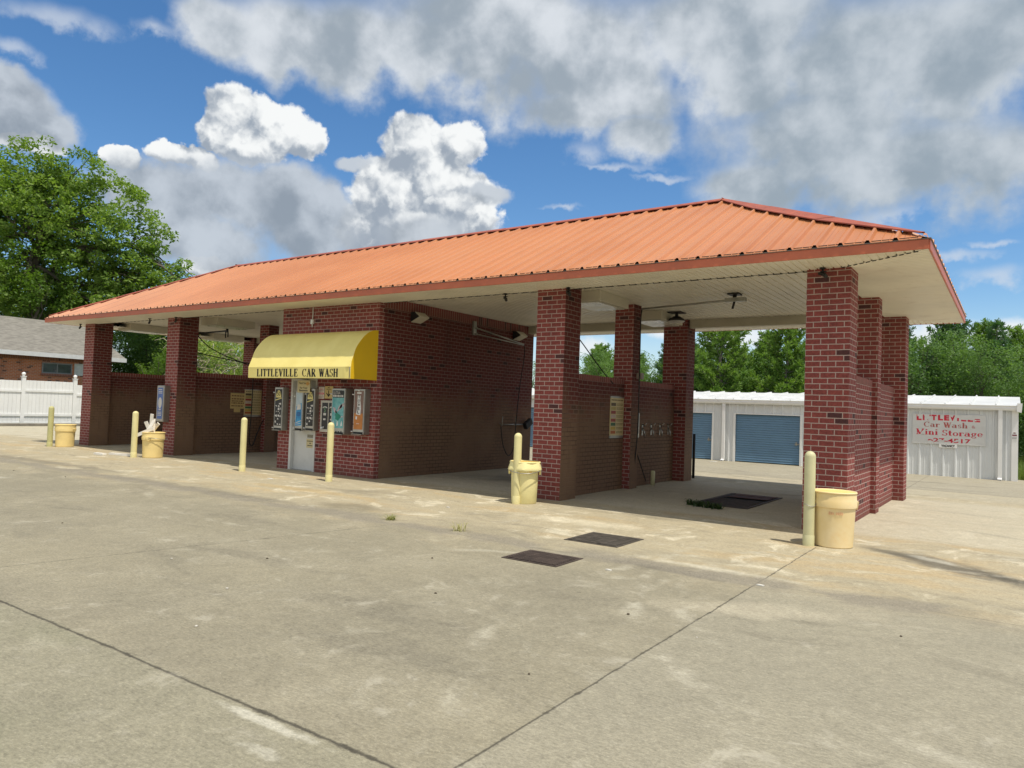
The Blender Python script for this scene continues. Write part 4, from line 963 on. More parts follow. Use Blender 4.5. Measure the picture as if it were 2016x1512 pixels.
b = MB(); hose(b, [(LINES[2]-.03, 2.55, 2.1), (LINES[2]-.02, 2.56, 3.0), (LINES[2]-.02, 2.62, 3.25), (LINES[2]-.01, 2.95, 3.32), (LINES[2]+.0, 3.5, 3.34)], .022); b.build('pipe', DARKM, t)
b = MB(); b.box(-.062, .062, -.062, .062, -.062, .062, M=Matrix.Translation((LINES[1]-.03+.03, 3.0, 2.24))); o = b.build('junction_box', mat('box_grey', (.30, .24, .20), .6, .1, 8.), origin=(LINES[1], 3.0, 2.24), bevel=.006)
tag(o, 'small grey junction box at wall-top height on the pillar in the right bay', 'junction box')
b = MB(); b.lathe([(.045, 0), (.045, .28), (.03, .30), (.0005, .30)], (-4.44, 3.93, 0), 14); tag(b.build('stub_post', YELP, origin=(-4.44, 3.93, 0)), 'short cream stub post on the floor below the mat clips', 'post')
b = MB(); b.tube([(-4.47, 6.36, 0), (-4.47, 6.36, 1.05)], .032, 10); tag(b.build('black_post', BLACK, origin=(-4.45, 6.36, 0)), 'black post just behind the rear brick column of the right bay', 'post')
# wall floods
for i, y in enumerate((1.06, 4.86)):
    t = thing('flood_light', ['flood light high on the office side wall nearest the front corner', 'flood light high on the office side wall at its far end'][i], 'flood light', (XE, y, 3.36), 'flood lights on the office side wall')
    b = MB(); b.prism([(3.30, 0), (3.46, 0), (3.46, .15), (3.36, .24)][0:0] or [(XE+.007, 3.26), (XE+.24, 3.36), (XE+.10, 3.46), (XE+.007, 3.46)], 'y', y-.16, y+.16)
    b.build('housing', DARKM, t, bevel=.006)
    b = MB(); b.prism([(XE+.012, 3.250), (XE+.02, 3.245), (XE+.25, 3.345), (XE+.245, 3.358)], 'y', y-.15, y+.15)
    b.prism([(XE+.255, 3.352), (XE+.262, 3.36), (XE+.125, 3.462), (XE+.115, 3.458)], 'y', y-.15, y+.15); b.build('lens', mat('flood_lens', (.62, .58, .47), .35, .05), t)
t = thing('bay_light', 'dark dome lamp with pale lens on the ceiling near the rear column', 'ceiling light', (-4.15, 4.15, HC))
b = MB(); b.box(-4.25, -3.95, 4.0, 4.3, HC-.02, HC-.001); b.tube([(-4.1, 4.15, HC-.02), (-4.1, 4.15, HC-.09)], .035, 10); b.lathe([(.0, -.09), (.07, -.09), (.14, -.13), (.19, -.185)], (-4.1, 4.15, HC), 20); b.build('shade', DARKM, t)
b = MB(); b.lathe([(.18, -.186), (.15, -.21), (.0005, -.215)], (-4.1, 4.15, HC), 20); b.build('lens', PWHT, t)
# small spot lights / cameras under the front soffit
CAMS = [(-20.85, -.10, 'at the left end of the canopy front'), (-17.0, -.14, 'between the two leftmost front columns'), (-15.9, -.06, 'at the top of the second front column'), (-5.66, .06, 'left of the third front column'), (-4.30, -.06, 'just right of the third front column'), (-.34, -.10, 'at the top of the right front column')]
for i, (x, y, w_) in enumerate(CAMS):
    t = thing('security_camera', f'small black camera under the soffit {w_}', 'camera', (x, y, HS), 'small black cameras along the front soffit')
    b = MB(); b.tube([(x, y, HS-.001), (x, y, HS-.022)], .035, 10); b.tube([(x, y, HS-.02), (x+.015, y-.01, HS-.07)], .012, 8); b.build('mount', DARKM, t)
    b = MB(); b.tube([(x-.05, y+.04, HS-.07), (x+.03, y-.02, HS-.10), (x+.06, y-.05, HS-.135)], [.020, .027, .026], 10); b.box(x-.02, x+.055, y-.05, y+.02, HS-.063, HS-.057); b.build('body', DARKM, t)

# ---------------------------------------------------------------- bollards and bins
def bollard(x, y, label, m, r=.063, h=1.12, lean=(0, 0)):
    t = thing('bollard', label, 'bollard', (x, y, 0), 'yellow bollards along the front of the car wash')
    b = MB(); b.lathe([(r, .012), (r, h-.065)] + [(r*math.cos(a), h-.065+.065*math.sin(a)) for a in np.linspace(.15, math.pi/2, 7)][:-1] + [(.0005, h)], (x, y, 0), 24)
    o = b.build('sleeve', m, t, sharp=50)
    b = MB(); b.lathe([(r+.0035, .0), (r+.0035, .12), (r+.0008, .126)], (x, y, 0), 24); b.build('base_ring', m, t, sharp=30)
    t.rotation_euler = (lean[0], lean[1], 0)
OLIVE = mat('bollard_olive', (.50, .48, .22), .55, .1, 3., dirt=.4, dirtcol=(.28, .27, .14))
bollard(-20.18, -1.04, 'olive weathered bollard at the far left beside a yellow bin', OLIVE, .07)
bollard(-15.71, -1.07, 'yellow bollard beside the bin full of white boards', YEL, .068)
bollard(-11.42, -1.07, 'yellow bollard standing alone left of the office door', YEL)
bollard(-8.89, -.96, 'yellow bollard in front of the vending machines right of the door', YEL)
bollard(-4.67, -.84, 'cream yellow bollard in front of the flared bin', YEL, .062)
bollard(-.20, -1.22, 'pale bollard by the right front column, nearest the camera', YELP)
def bin_(x, y, label, prof, m, mi, bail=None, rot=0., handles=True, extra=None, hexa=0):
    t = thing('waste_bin', label, 'bin', (x, y, 0), 'yellow plastic bins beside the bollards')
    b = MB(); b.lathe(prof, (0, 0, 0), 40)
    b.v = [(px_*(1+hexa*math.cos(6*math.atan2(py_, px_))*max(0, min(1, (pz_-.42)/.1))), py_*(1+hexa*math.cos(6*math.atan2(py_, px_))*max(0, min(1, (pz_-.42)/.1))), pz_) for px_, py_, pz_ in b.v]
    b.v = [(x+px_, y+py_, pz_) for px_, py_, pz_ in b.v]
    b.f = b.f[:-1] if len(b.f[-1]) > 6 else b.f; b.sm = b.sm[:len(b.f)]
    o = b.build('bucket', m, t, sharp=35)
    rt, ht = prof[-1]; w0 = prof[0][0]
    b = MB(); b.lathe([(rt-.012, ht+.002), (rt-.02, ht-.06), (w0-.012, .03), (.0005, .03)], (x, y, 0), 40); b.build('liner_wall', mi, t)
    b = MB(); b.lathe([(rt-.013, ht-.006), (rt-.010, ht+.007), (rt+.002, ht+.010), (rt+.009, ht+.001), (rt+.006, ht-.012)], (x, y, 0), 40); b.build('rim', m, t)
    if handles:
        for a in (rot, rot+math.pi):
            Mx = Matrix.Translation((x, y, 0)) @ Matrix.Rotation(a, 4, 'Z'); b = MB()
            b.prism([(-.07, ht-.10), (.07, ht-.10), (.045, ht-.16), (.02, ht-.20), (-.02, ht-.20), (-.045, ht-.16)], 'x', rt-.012, rt+.018); b.v = [tuple(Mx @ Vector(v)) for v in b.v]
            b.build('handle', m, t, bevel=.006)
    if bail:
        b = MB(); P = []
        for k in range(13):
            u = -1+2*k/12; a = rot+math.pi/2
            P.append((x+math.cos(rot)*u*(rt+.035)+math.cos(a)*bail*(1-u*u)**.5*(rt+.06), y+math.sin(rot)*u*(rt+.035)+math.sin(a)*bail*(1-u*u)**.5*(rt+.06), ht-.12-.045*(1-u*u)))
        b.tube(P, .006, 6); b.build('bail_wire', GALV, t)
    return t
P6 = [(.205, 0), (.215, .012), (.228, .30), (.236, .468), (.252, .472), (.254, .545), (.247, .56), (.245, .645)]
PS = [(.215, 0), (.226, .012), (.236, .30), (.243, .43), (.258, .434), (.26, .50), (.254, .52), (.255, .61)]
PF = [(.195, 0), (.203, .012), (.212, .30), (.222, .52), (.272, .525), (.278, .545), (.268, .575), (.242, .655)]
bin_(-20.02, -.72, 'far left yellow bin beside the olive bollard', PS, CANP, CANY, rot=.6)
bin_(-15.49, -.72, 'yellow bin crammed with broken white boards', PS, CANP, CANY, rot=2.2, bail=-1)
bin_(-4.66, -.63, 'pale yellow bin with flared rim behind a bollard at the third column', PF, mat('bin_lemon', (.82, .74, .36), .5, .07, 3., dirt=.2, dirtcol=(.7, .5, .2)), CANY, rot=.55, bail=-1, hexa=.035)
bin_(.035, -1.01, 'large sun-bleached yellow bin tied to the pale bollard by the right column', P6, mat('bin_faded', (.82, .62, .28), .55, .08, 1.2, col2=(.86, .72, .44), dirt=.3, dirtcol=(.78, .46, .08)), mat('bin_inner', (.80, .66, .24), .5, .08), rot=R_(205), bail=None)
for k in range(8):
    if k == 3: continue
    a = -1.62+.085*k; b = MB(); b.poly([(.035+.2405*math.cos(q), -1.01+.2405*math.sin(q), z) for q, z in ((a, .395), (a+.055, .395), (a+.06, .43-.01*(k % 3)), (a+.01, .43))])
    WL_c = [o for o in COL.objects if o.name.startswith('waste_bin') and abs(o.location.x-.035) < .01][0]
    b.build('faded_print', mat('print_faded', (.70, .40, .22), .6), WL_c)
t = thing('wire_tie', 'thin wire loop tying the bleached bin to the pale bollard', 'wire', (-.2, -1.22, .5))
b = MB(); b.tube([(-.2+.069*math.cos(a), -1.22+.069*math.sin(a), .48+.012*math.sin(a*2)) for a in np.linspace(-3.4, 2.9, 20)], .004, 5)
hose(b, [(-.133, -1.22, .49), (-.10, -1.16, .52), (-.17+.0, -1.10, .56)], .004)
b.build('loop', GALV, t)
BOARD = mat('foam_board', (.80, .77, .70), .7, .05, 6., dirt=.12, dirtcol=(.5, .45, .38))
bd = [(-15.56, -.86, .80, -.35, .18), (-15.50, -.78, .98, .12, .16), (-15.43, -.80, .83, .45, -.1), (-15.47, -.66, .78, .75, .3), (-15.55, -.70, .86, -.1, -.2), (-15.38, -.86, .69, 1.15, .1)]
bl = ['left-leaning', 'tallest upright', 'right-leaning', 'short slanted', 'near-upright short', 'almost flat']
for (x, y, z, tl, fr), nm in zip(bd, bl):
    Mx = Matrix.Translation((x, y, z)) @ Matrix.Rotation(.6, 4, 'Z') @ Matrix.Rotation(tl, 4, 'Y') @ Matrix.Rotation(fr, 4, 'X')
    b = MB(); b.box(-.04, .04, -.012, .012, -.38, .08, M=Mx)
    tag(b.build('broken_board', BOARD, origin=(x, y, z)), f'{nm} white board piece sticking out of the crammed yellow bin', 'board', 'white boards in the bin')
for i, (x, y, rz, l, w_) in enumerate(((-16.45, -1.02, .25, .62, .10), (-16.75, -1.35, .05, .40, .10), (-16.15, -1.0, .2, .45, .08))):
    b = MB(); b.box(-l/2, l/2, -w_/2, w_/2, .003, .05, M=Matrix.Translation((x, y, 0)) @ Matrix.Rotation(rz, 4, 'Z'))
    tag(b.build('broken_board', BOARD, origin=(x, y, 0)), ['long white board lying flat left of the bollard and crammed bin', 'white board on the ground farthest left of the crammed bin', 'white board piece on the ground touching the bollard by the crammed bin'][i], 'board', 'white boards on the ground')

# ---------------------------------------------------------------- drains
GR = mat('grate_dark', (.095, .082, .066), .7, .35, 12., metal=.2, bump=.3)
PIT = mat('pit_dark', (.006, .006, .006), .9, .2)  # flat black sheet stands in for the shade down the drain
def grate(label, x0, x1, y0, y1, rot, m, solid):
    c = Vector(((x0+x1)/2, (y0+y1)/2, 0)); t = thing('drain_grate', label, 'drain grate', c)
    a, d = (x1-x0)/2, (y1-y0)/2; Mx = Matrix.Translation(c) @ Matrix.Rotation(rot, 4, 'Z')
    b = MB()
    for q in ((-a-.03, a+.03, -d-.03, -d), (-a-.03, a+.03, d, d+.03), (-a-.03, -a, -d+.0005, d-.0005), (a, a+.03, -d+.0005, d-.0005)): b.box(q[0], q[1], q[2], q[3], .001, .007, M=Mx)
    b.build('rim', m, t)
    b = MB(); b.box(-a+.0005, a-.0005, -d+.0005, d-.0005, .001, .0035, M=Mx); b.build('pit_shade', PIT, t)
    b = MB(); n = int(2*d/.042)
    for i in range(n):
        y = -d+.02+i*(2*d-.03)/n; b.box(-a+.001, a-.001, y, y+(.026 if solid else .014), .004, .011, M=Mx)
    for k in range(5):
        x = -a+.03+k*(2*a-.08)/4; b.box(x, x+.012, -d+.001, d-.001, .0112, .0125, M=Mx)
    b.build('grating', m, t)
    return t
grate('rusty drain grate farther from the bay, near the middle joint', -2.40, -1.82, -4.36, -3.88, 0.0, RUST, True)
grate('grey drain grate nearer the right bay entrance', -2.46, -1.84, -3.02, -2.36, .0, GR, True)
t = thing('floor_drain', 'long rusty floor drain with bars and plates in the right end bay', 'floor drain', (-2.22, 2.65, 0))
x0, x1, y0, y1 = -2.66, -1.80, 1.60, 3.70
b = MB()
for q in ((x0-.05, x1+.05, y0-.05, y0), (x0-.05, x1+.05, y1, y1+.05), (x0-.05, x0, y0+.0005, y1-.0005), (x1, x1+.05, y0+.0005, y1-.0005)): b.box(q[0], q[1], q[2], q[3], .001, .012)
b.build('rim', RUST, t)
b = MB(); b.box(x0+.0005, x1-.0005, y0+.0005, y1-.0005, .001, .003); b.build('pit_shade', PIT, t)
b = MB()
for k in range(11): y = y0+.06+k*.105; b.box(x0+.10, x1-.02, y, y+.028, .0035, .014)
for x in (x0+.02, x0+.09): b.box(x, x+.03, y0+.01, y1-.01, .0145, .02)
b.build('grating', RUST, t)
b = MB(); b.box(x0+.14, x1-.01, 2.95, 3.28, .0205, .026); b.box(x0+.14, x1-.01, 3.36, 3.62, .0205, .026); b.build('cover_plate', mat('rust_plate', (.10, .045, .035), .8, .3, 8.), t)

# ---------------------------------------------------------------- weeds, litter
def tuft(name, label, x, y, n, hgt, spread, m, seed, w=.006):
    r = np.random.default_rng(seed); V = []; Fq = []
    for i in range(n):
        a = r.uniform(0, 6.283); ln = hgt*r.uniform(.5, 1.1); o = r.normal(0, spread*.25, 2); out = r.uniform(.25, 1.0)*spread
        d = np.array([math.cos(a), math.sin(a)]); s = np.array([-d[1], d[0]])*w
        pts = [(0, 0), (.35*out, .6*ln), (.75*out, ln*.95), (1.15*out, ln*r.uniform(.55, .95))]
        b0 = len(V)
        for k, (q, h) in enumerate(pts):
            c = o + d*q; ww = s*(1-.28*k); V += [(x+c[0]-ww[0], y+c[1]-ww[1], h), (x+c[0]+ww[0], y+c[1]+ww[1], h)]
        for k in range(3): Fq.append((b0+2*k, b0+2*k+1, b0+2*k+3, b0+2*k+2))
    me = npmesh(name, np.array(V)-np.array([x, y, 0]), Fq)
    return tag(link_mesh(name, me, m, origin=(x, y, 0)), label, 'weed')
GRS = leaf('weed_blade', (.22, .25, .09), (.34, .33, .14), (.42, .38, .20), .3, 6.)
tuft('weed_tuft', 'green grass weed in the joint, left of the paler one', -4.87, -3.44, 40, .07, .15, GRS, 1)
tuft('weed_tuft', 'pale spiky grass weed in the joint, nearer the grates', -3.72, -3.46, 30, .10, .14, leaf('weed_pale', (.36, .34, .18), (.50, .46, .28), None, .3, 6.), 2)
WD = leaf('weed_leaf', (.025, .06, .02), (.06, .10, .03), None, .25, 8.)
for k, (x, y) in enumerate(((-2.62, 1.35), (-2.45, 1.25), (-2.28, 1.22), (-2.12, 1.20))): tuft('weed_tuft', ['dark weed at the left end of the floor drain', 'dark weed second from left in front of the floor drain', 'dark weed third from left in front of the floor drain', 'dark weed rightmost in front of the floor drain'][k], x, y, 38, .10, .15, WD, 11+k, .012)
rnd = random.Random(21)
LIT = mat('litter_paper', (.72, .70, .64), .8, .1)
for i, (x, y, s, lb) in enumerate(((-9.85, -1.55, .07, 'white paper scrap on the ground left of the bollard by the machines'), (-5.1, -2.0, .03, 'tiny white scrap on the apron left of the flared bin'), (-1.35, -4.15, .03, 'white chip by the worn swale in front of the grates'), (-.05, -3.75, .035, 'white chip on the joint corner near the middle'), (-6.3, 13.0, .16, 'white scrap on the slab by the storage doors'))):
    b = MB(); b.prism([(x-s, y-s*.3), (x+s*.6, y-s*.45), (x+s, y+s*.2), (x-s*.3, y+s*.4)], 'z', .002, .012); tag(b.build('paper_scrap', LIT, origin=(x, y, 0)), lb, 'litter')
def pebble(x, y, s, m, lb, cat='pebble'):
    b = MB(); b.lathe([(.0005, 0), (s, .15*s), (s*1.05, .5*s), (s*.6, .95*s), (.0005, s)], (x, y, .0005), 7); r = random.Random(int(x*999+y*77))
    b.v = [(vx+(r.random()-.5)*s*.5, vy+(r.random()-.5)*s*.5, vz) for vx, vy, vz in b.v]
    o = b.build('pebble', m, origin=(x, y, 0)); tag(o, lb, cat, 'loose chips on the concrete')
PB1 = mat('chip_dark', (.10, .08, .055), .9, .2); PB2 = mat('chip_pale', (.55, .52, .45), .9, .1)
spots = [(1.38, -6.85), (-.55, -5.4), (-4.0, -6.0), (-7.2, -6.4), (-9.5, -6.2), (-12.1, -4.2), (-13.7, -4.4), (-2.0, -5.9), (-2.9, -4.9), (1.16, -4.6), (-.45, -6.9)]
for i, (x, y) in enumerate(spots): pebble(x, y, .007+.006*rnd.random(), PB1, 'dark chip lying on the open concrete slab')
for i, (x, y) in enumerate([(.47, -8.6), (.58, -8.62), (.40, -8.5), (1.33, -8.05), (1.42, -8.0), (1.55, -7.7), (.05, -5.6), (-3.3, -6.9), (-2.6, -7.6), (-4.6, -6.6)]): pebble(x, y, .006+.005*rnd.random(), PB2, 'pale chip lying on the open concrete slab')

# ---------------------------------------------------------------- storage building
st = thing('storage_building', 'white metal storage building with blue roll-up doors behind the car wash', 'storage building', (-10, 13.9, 0))
SW = mat('storage_panel', (.70, .72, .72), .45, .03, 2., dirt=.08, dirtcol=(.5, .5, .48)); SWT = mat('storage_trim', (.80, .80, .78), .4, .03, 2., dirt=.06, dirtcol=(.5, .47, .4))
SX0, SX1, SY, SYB, SZ = -34., 1.89, 13.9, 23., 2.02
def rib_wall(b, x0, x1, z0, z1, y):
    p = .3048; n = max(1, int(round((x1-x0)/p))); p = (x1-x0)/n; pr = []
    for i in range(n):
        u = x0+i*p; pr += [(u, 0), (u+.025, -.030), (u+.055, -.030), (u+.08, 0), (u+p*.5, 0), (u+p*.52, -.006), (u+p*.56, -.006), (u+p*.58, 0), (u+p*.74, 0), (u+p*.76, -.006), (u+p*.80, -.006), (u+p*.82, 0)]
    pr = [q for q in pr if q[0] < x1-.001]+[(x1, 0)]
    for (a, da), (c, dc) in zip(pr[:-1], pr[1:]): b.poly([(a, y+da, z0), (c, y+dc, z0), (c, y+dc, z1), (a, y+da, z1)])
doors = []
xd = -3.80
while xd > SX0+3: doors.append((xd-2.04, xd)); xd -= 2.86
doors = [(-5.86, -3.80), (-8.72, -6.66), (-11.6, -9.54), (-14.46, -12.4), (-17.3, -15.26)]
DTOP = 1.585
b = MB(); edges = [SX1]+[v for d0, d1 in doors for v in (d1, d0)]+[SX0]
for i in range(0, len(edges)-1, 2): rib_wall(b, edges[i+1]+.0, edges[i], .0, SZ, SY)
for d0, d1 in doors: rib_wall(b, d0, d1, DTOP, SZ, SY)
b.poly([(SX1, SY, 0), (SX1, SYB, 0), (SX1, SYB, SZ), (SX1, (SY+SYB)/2, SZ+.38), (SX1, SY, SZ)]); b.poly([(SX0, SY, 0), (SX0, SY, SZ), (SX0, (SY+SYB)/2, SZ+.38), (SX0, SYB, SZ), (SX0, SYB, 0)]); b.poly([(SX0, SYB, 0), (SX0, SYB, SZ), (SX1, SYB, SZ), (SX1, SYB, 0)])
b.build('wall_cladding', SW, st)
b = MB()
for d0, d1 in doors:
    b.box(d0-.07, d0-.001, SY-.036, SY+.02, 0, DTOP+.035); b.box(d1+.001, d1+.07, SY-.036, SY+.02, 0, DTOP+.035); b.box(d0-.0005, d1+.0005, SY-.036, SY+.02, DTOP, DTOP+.035)
b.build('door_frame', SWT, st)
BLUE = mat('door_blue', (.13, .235, .345), .42, .06, 2.); BLUEH = mat('door_glint', (.085, .20, .34), .3, .05, 2.)
for k, (d0, d1) in enumerate(doors):
    b = MB(); z = .02
    while z < DTOP-.01:
        zt = min(z+.075, DTOP-.004); b.poly([(d0+.002, SY+.05, z), (d1-.002, SY+.05, z), (d1-.002, SY+.028, z+.02), (d0+.002, SY+.028, z+.02)]); b.poly([(d0+.002, SY+.028, z+.02), (d1-.002, SY+.028, z+.02), (d1-.002, SY+.05, zt), (d0+.002, SY+.05, zt)]); z = zt
    o = b.build('roll_up_door', BLUE, st)
    b = MB(); b.box(d1-.16, d1-.03, SY+.005, SY+.027, .66, .70); b.box(d1-.13, d1-.09, SY-.005, SY+.0045, .64, .75); b.build('latch', GALV, o)
b = MB(); rs = []
n = int((SX1-SX0)/.61); YR = (SY+SYB)/2
for sgn, ya, yb_ in ((1, SY-.06, YR), (1, SYB+.06, YR)):
    b.poly([(SX0-.05, ya, SZ+.045), (SX1+.06, ya, SZ+.045), (SX1+.06, yb_, SZ+.44), (SX0-.05, yb_, SZ+.44)])
for i in range(n+1):
    x = SX0+i*.61; b.prism([(x-.028, 0), (x+.028, 0), (x+.012, .042), (x-.012, .042)], 'y', 0, 1)
    L = YR-SY+.06
    for q in range(len(b.v)-8, len(b.v)):
        vx, vy, vz = b.v[q]; b.v[q] = (vx, SY-.06+vy*L, SZ+.046+vy*(.395)+vz)
b.build('roof', mat('storage_roof', (.66, .67, .66), .4, .06, 1.5, dirt=.15, dirtcol=(.45, .46, .45)), st)
b = MB(); b.prism([(SY-.15, SZ+.0), (SY-.16, SZ-.03), (SY-.14, SZ-.085), (SY-.04, SZ-.10), (SY-.04, SZ+.03), (SY-.16, SZ+.03)], 'x', SX0, SX1+.02)
b.prism([(SY-.17, SZ+.045), (SY-.17, SZ+.0305), (SY-.03, SZ+.0305), (SY-.03, SZ+.045)], 'x', SX0, SX1+.05)
b.build('gutter', SWT, st)
b = MB(); b.prism([(SX1-.03, SZ-.12), (SX1+.08, SZ-.14), (SX1+.10, SZ+.11), (SX1-.02, SZ+.11)], 'y', SY-.19, SY+.3); b.box(SX1-.14, SX1+.012, SY-.043, SY-.031, 0, SZ-.1); b.box(SX1+.0, SX1+.012, SY-.03, SY+.12, 0, SZ-.1); b.build('corner_trim', SWT, st)
for x in (-6.24, 1.49):
    b = MB(); b.box(x-.05, x+.05, SY-.13, SY-.035, .07, SZ-.085); b.prism([(SY-.13, .0695), (SY-.25, .01), (SY-.22, -.005), (SY-.05, .03), (SY-.035, .0695)], 'x', x-.05, x+.05); b.build('downspout', SWT, st, bevel=.006)
    b = MB(); b.box(x-.045, x+.045, SY-.245, SY-.06, .001, .03); b.build('spout_shadow_block', BLACK, st)  # black block stands in for the shadow under the spout
sg = thing('storage_sign', 'weathered grey storage sign with flaking red lettering on the white metal wall', 'sign', (.25, SY, .9))
b = MB(); b.box(-.645, 1.155, SY-.046, SY-.034, .912, 1.775); b.build('board', mat('sign_board', (.66, .66, .64), .55, .05, 3., dirt=.10, dirtcol=(.38, .35, .30)), sg)
FLK = bpy.data.materials['sign_board']; YS = SY-.046; UZ = (0, 0, 1)
L1 = 'LITTLEVILLE'; xs_ = np.linspace(-.50, 1.0, 11)
for i, (ch, x) in enumerate(zip(L1, (-.51, -.385, -.27, -.125, .03, .185, .335, .47, .60, .76, .93))):
    t_ = (i-5)/5; sans(ch, .205*(1-.06*(1-t_*t_)), (x+.02, YS-.0005, 1.655+.012*(1-t_*t_)-.004*t_), UX, UZ, 'lettering', RED, sg, width=(.045 if ch == 'I' else .128), offset=.013)
serif_text('Car', .40, .150, (-.36, YS-.0005, 1.40), UX, UZ, 'lettering', REDF, sg, bold=1.25); serif_text('Wash', .60, .150, (.13, YS-.0005, 1.395), UX, UZ, 'lettering', REDF, sg, bold=1.2)
serif_text('&', .085, .085, (.825, YS-.0005, 1.40), UX, UZ, 'lettering', REDF, sg)
serif_text('Mini', .56, .165, (-.56, YS-.0005, 1.175), UX, UZ, 'lettering', RED, sg, bold=1.25); serif_text('Storage', .985, .165, (.10, YS-.0005, 1.165), UX, UZ, 'lettering', RED, sg, bold=1.25)
sans('627-4517', .165, (.27, YS-.0005, 1.02), UX, UZ, 'lettering', RED, sg, width=1.05, offset=.004)
b = MB()
def flake(pts): b.poly([(x, YS-.0026, z) for x, z in pts])
for q in ([(-.325, 1.69), (-.235, 1.585), (-.215, 1.77), (-.37, 1.76)], [(-.53, 1.70), (-.47, 1.70), (-.47, 1.76), (-.53, 1.76)], 
          [(.44, 1.69), (.54, 1.675), (.54, 1.75), (.44, 1.76)], [(.55, 1.635), (.70, 1.63), (.70, 1.75), (.53, 1.76)], [(.70, 1.64), (.86, 1.635), (.86, 1.74), (.70, 1.76)], [(.87, 1.67), (1.04, 1.665), (1.04, 1.74), (.87, 1.75)], [(.90, 1.60), (.94, 1.61), (.93, 1.65), (.89, 1.64)], [(.30, 1.72), (.36, 1.69), (.37, 1.76), (.30, 1.76)],
          [(-.43, 1.17), (-.30, 1.165), (-.33, 1.36), (-.37, 1.30), (-.44, 1.22)], [(-.26, .93), (-.12, .93), (-.13, 1.0), (-.20, 1.015), (-.26, 1.00)], [(-.26, 1.045), (-.17, 1.05), (-.12, 1.04), (-.12, 1.11), (-.26, 1.11)], [(-.11, .93), (.02, .93), (.02, .975), (-.05, .985), (-.11, .965)], [(.02, .93), (.16, .93), (.15, 1.03), (.05, 1.035)], [(.42, 1.01), (.52, 1.005), (.56, 1.05), (.44, 1.05)], [(.45, .93), (.56, .93), (.55, .965), (.46, .975)], [(.22, .93), (.34, .93), (.30, .96), (.24, .965)], [(.68, .93), (.80, .93), (.80, .975), (.71, .98)]): flake(q[::1] if True else q)
b.build('paint_speck', FLK, sg)
t = thing('vacancy_sign', 'small white vacancy sign hung below the storage sign', 'sign', (.25, SY, .82))
b = MB(); b.box(.03, .475, SY-.052, SY-.040, .82, .925); b.build('panel', WHITEP, t)
sans('VACANCY', .085, (.255, SY-.0527, .872), UX, UZ, 'lettering', INK, t, width=.34, offset=.005)
t = thing('warning_sign', 'small white sign with red print at the right end of the storage wall', 'sign', (1.82, SY, 1.13))
b = MB(); b.box(1.75, 1.885, SY-.052, SY-.0435, 1.14, 1.36); b.build('panel', WHITEP, t)
b = MB(); b.box(1.765, 1.87, SY-.0532, SY-.0522, 1.235, 1.27); b.box(1.79, 1.84, SY-.0532, SY-.0522, 1.305, 1.33); b.build('red_band', mat('print_maroon', (.20, .03, .05), .5), t)
b = MB(); rnd = random.Random(31)
for z in (1.285, 1.20, 1.18, 1.16): bars(b, 1.765, 1.87, z, .007, SY-.0522, rnd)
b.build('small_print', INK, t)

# ---------------------------------------------------------------- fence and house at the left
VIN = mat('vinyl_white', (.76, .77, .75), .4, .03, 2., dirt=.12, dirtcol=(.55, .53, .45))
fe = thing('vinyl_fence', 'white vinyl privacy fence with capped posts in front of the brick house', 'fence', (-34.1, 3, 0))
ys = [-5.1, -2.9, -.72, 1.5, 3.7, 5.84, 8.0, 10.1]; FXX = -34.1
for i, y in enumerate(ys):
    tp = 2.18-.008*i; zb = -.05
    b = MB(); b.box(FXX-.075, FXX+.075, y-.075, y+.075, zb, tp); b.box(FXX-.095, FXX+.095, y-.095, y+.095, tp+.0005, tp+.03); b.lathe([(.05, tp+.031), (.045, tp+.06), (.075, tp+.09), (.085, tp+.13), (.06, tp+.18), (.0005, tp+.21)], (FXX, y, 0), 14); b.build('post', VIN, fe)
    if i < len(ys)-1:
        z1 = 1.97 if i < 4 else 2.0-.02*(i-4); z1 = z1 - (.10 if i >= 5 else 0); y1 = ys[i+1]; b = MB()
        for (za, zc) in ((z1-.50, z1-.41), (.42, .52), (.04, .14)): b.box(FXX+.012, FXX+.05, y+.076, y1-.076, za, zc)
        n = 13
        for k in range(n):
            ya = y+.078+(y1-y-.156)*k/n; yb_ = y+.078+(y1-y-.156)*(k+1)/n; b.box(FXX-.02, FXX+.0115, ya+.003, yb_-.003, zb+.03, z1-.002*(k % 2))
        b.build('panel', VIN, fe)
HB = brick('house_brick', c1=(.46, .165, .072), c2=(.32, .11, .055), cm=(.52, .42, .33), dark=.9)
ho = thing('brick_house', 'orange brick house with a grey shingle roof behind the white fence', 'house', (-43, 2, 0))
HX, HY0, HY1, HEZ = -39.0, -12, 9.9, 3.42
b = MB(); b.box(HX-9, HX, HY0, HY1, -.3, HEZ); b.build('wall', HB, ho, origin=(HX-9, HY0, -.3))
b = MB(); ex, ez = .5, HEZ+.02; RZH = 5.52
c = [(HX+ex, HY0-ex, ez), (HX+ex, HY1+ex, ez), (HX-9-ex, HY1+ex, ez), (HX-9-ex, HY0-ex, ez)]; r0, r1 = (HX-4.5, HY0-ex, RZH), (HX-4.5, HY1+ex, RZH)
u_ = Vector((0, 0, .05))
for q in ([c[0], c[1], r1, r0], [c[2], c[3], r0, r1]): b.poly([tuple(Vector(p)+u_) for p in q])
SH = None
m, T, bs = new_mat('shingles'); p = T.coord('Object'); px, py, pz = T.sep(p)
n1 = T.noise(T.vec('MULTIPLY', p, (1, 1, 6)), 3., 5, .65); k = T.mix(T.step(n1, .3, .7), (.150, .142, .122), (.262, .248, .215)); k = T.mix(T.math('MULTIPLY', T.step(T.math('FRACT', T.math('MULTIPLY', pz, 14.)), .75, .95), .35), k, (.12, .11, .09)); T.put(bs.inputs['Base Color'], k); bs.inputs['Roughness'].default_value = .95
rf = b.build('roof', m, ho)
b = MB()
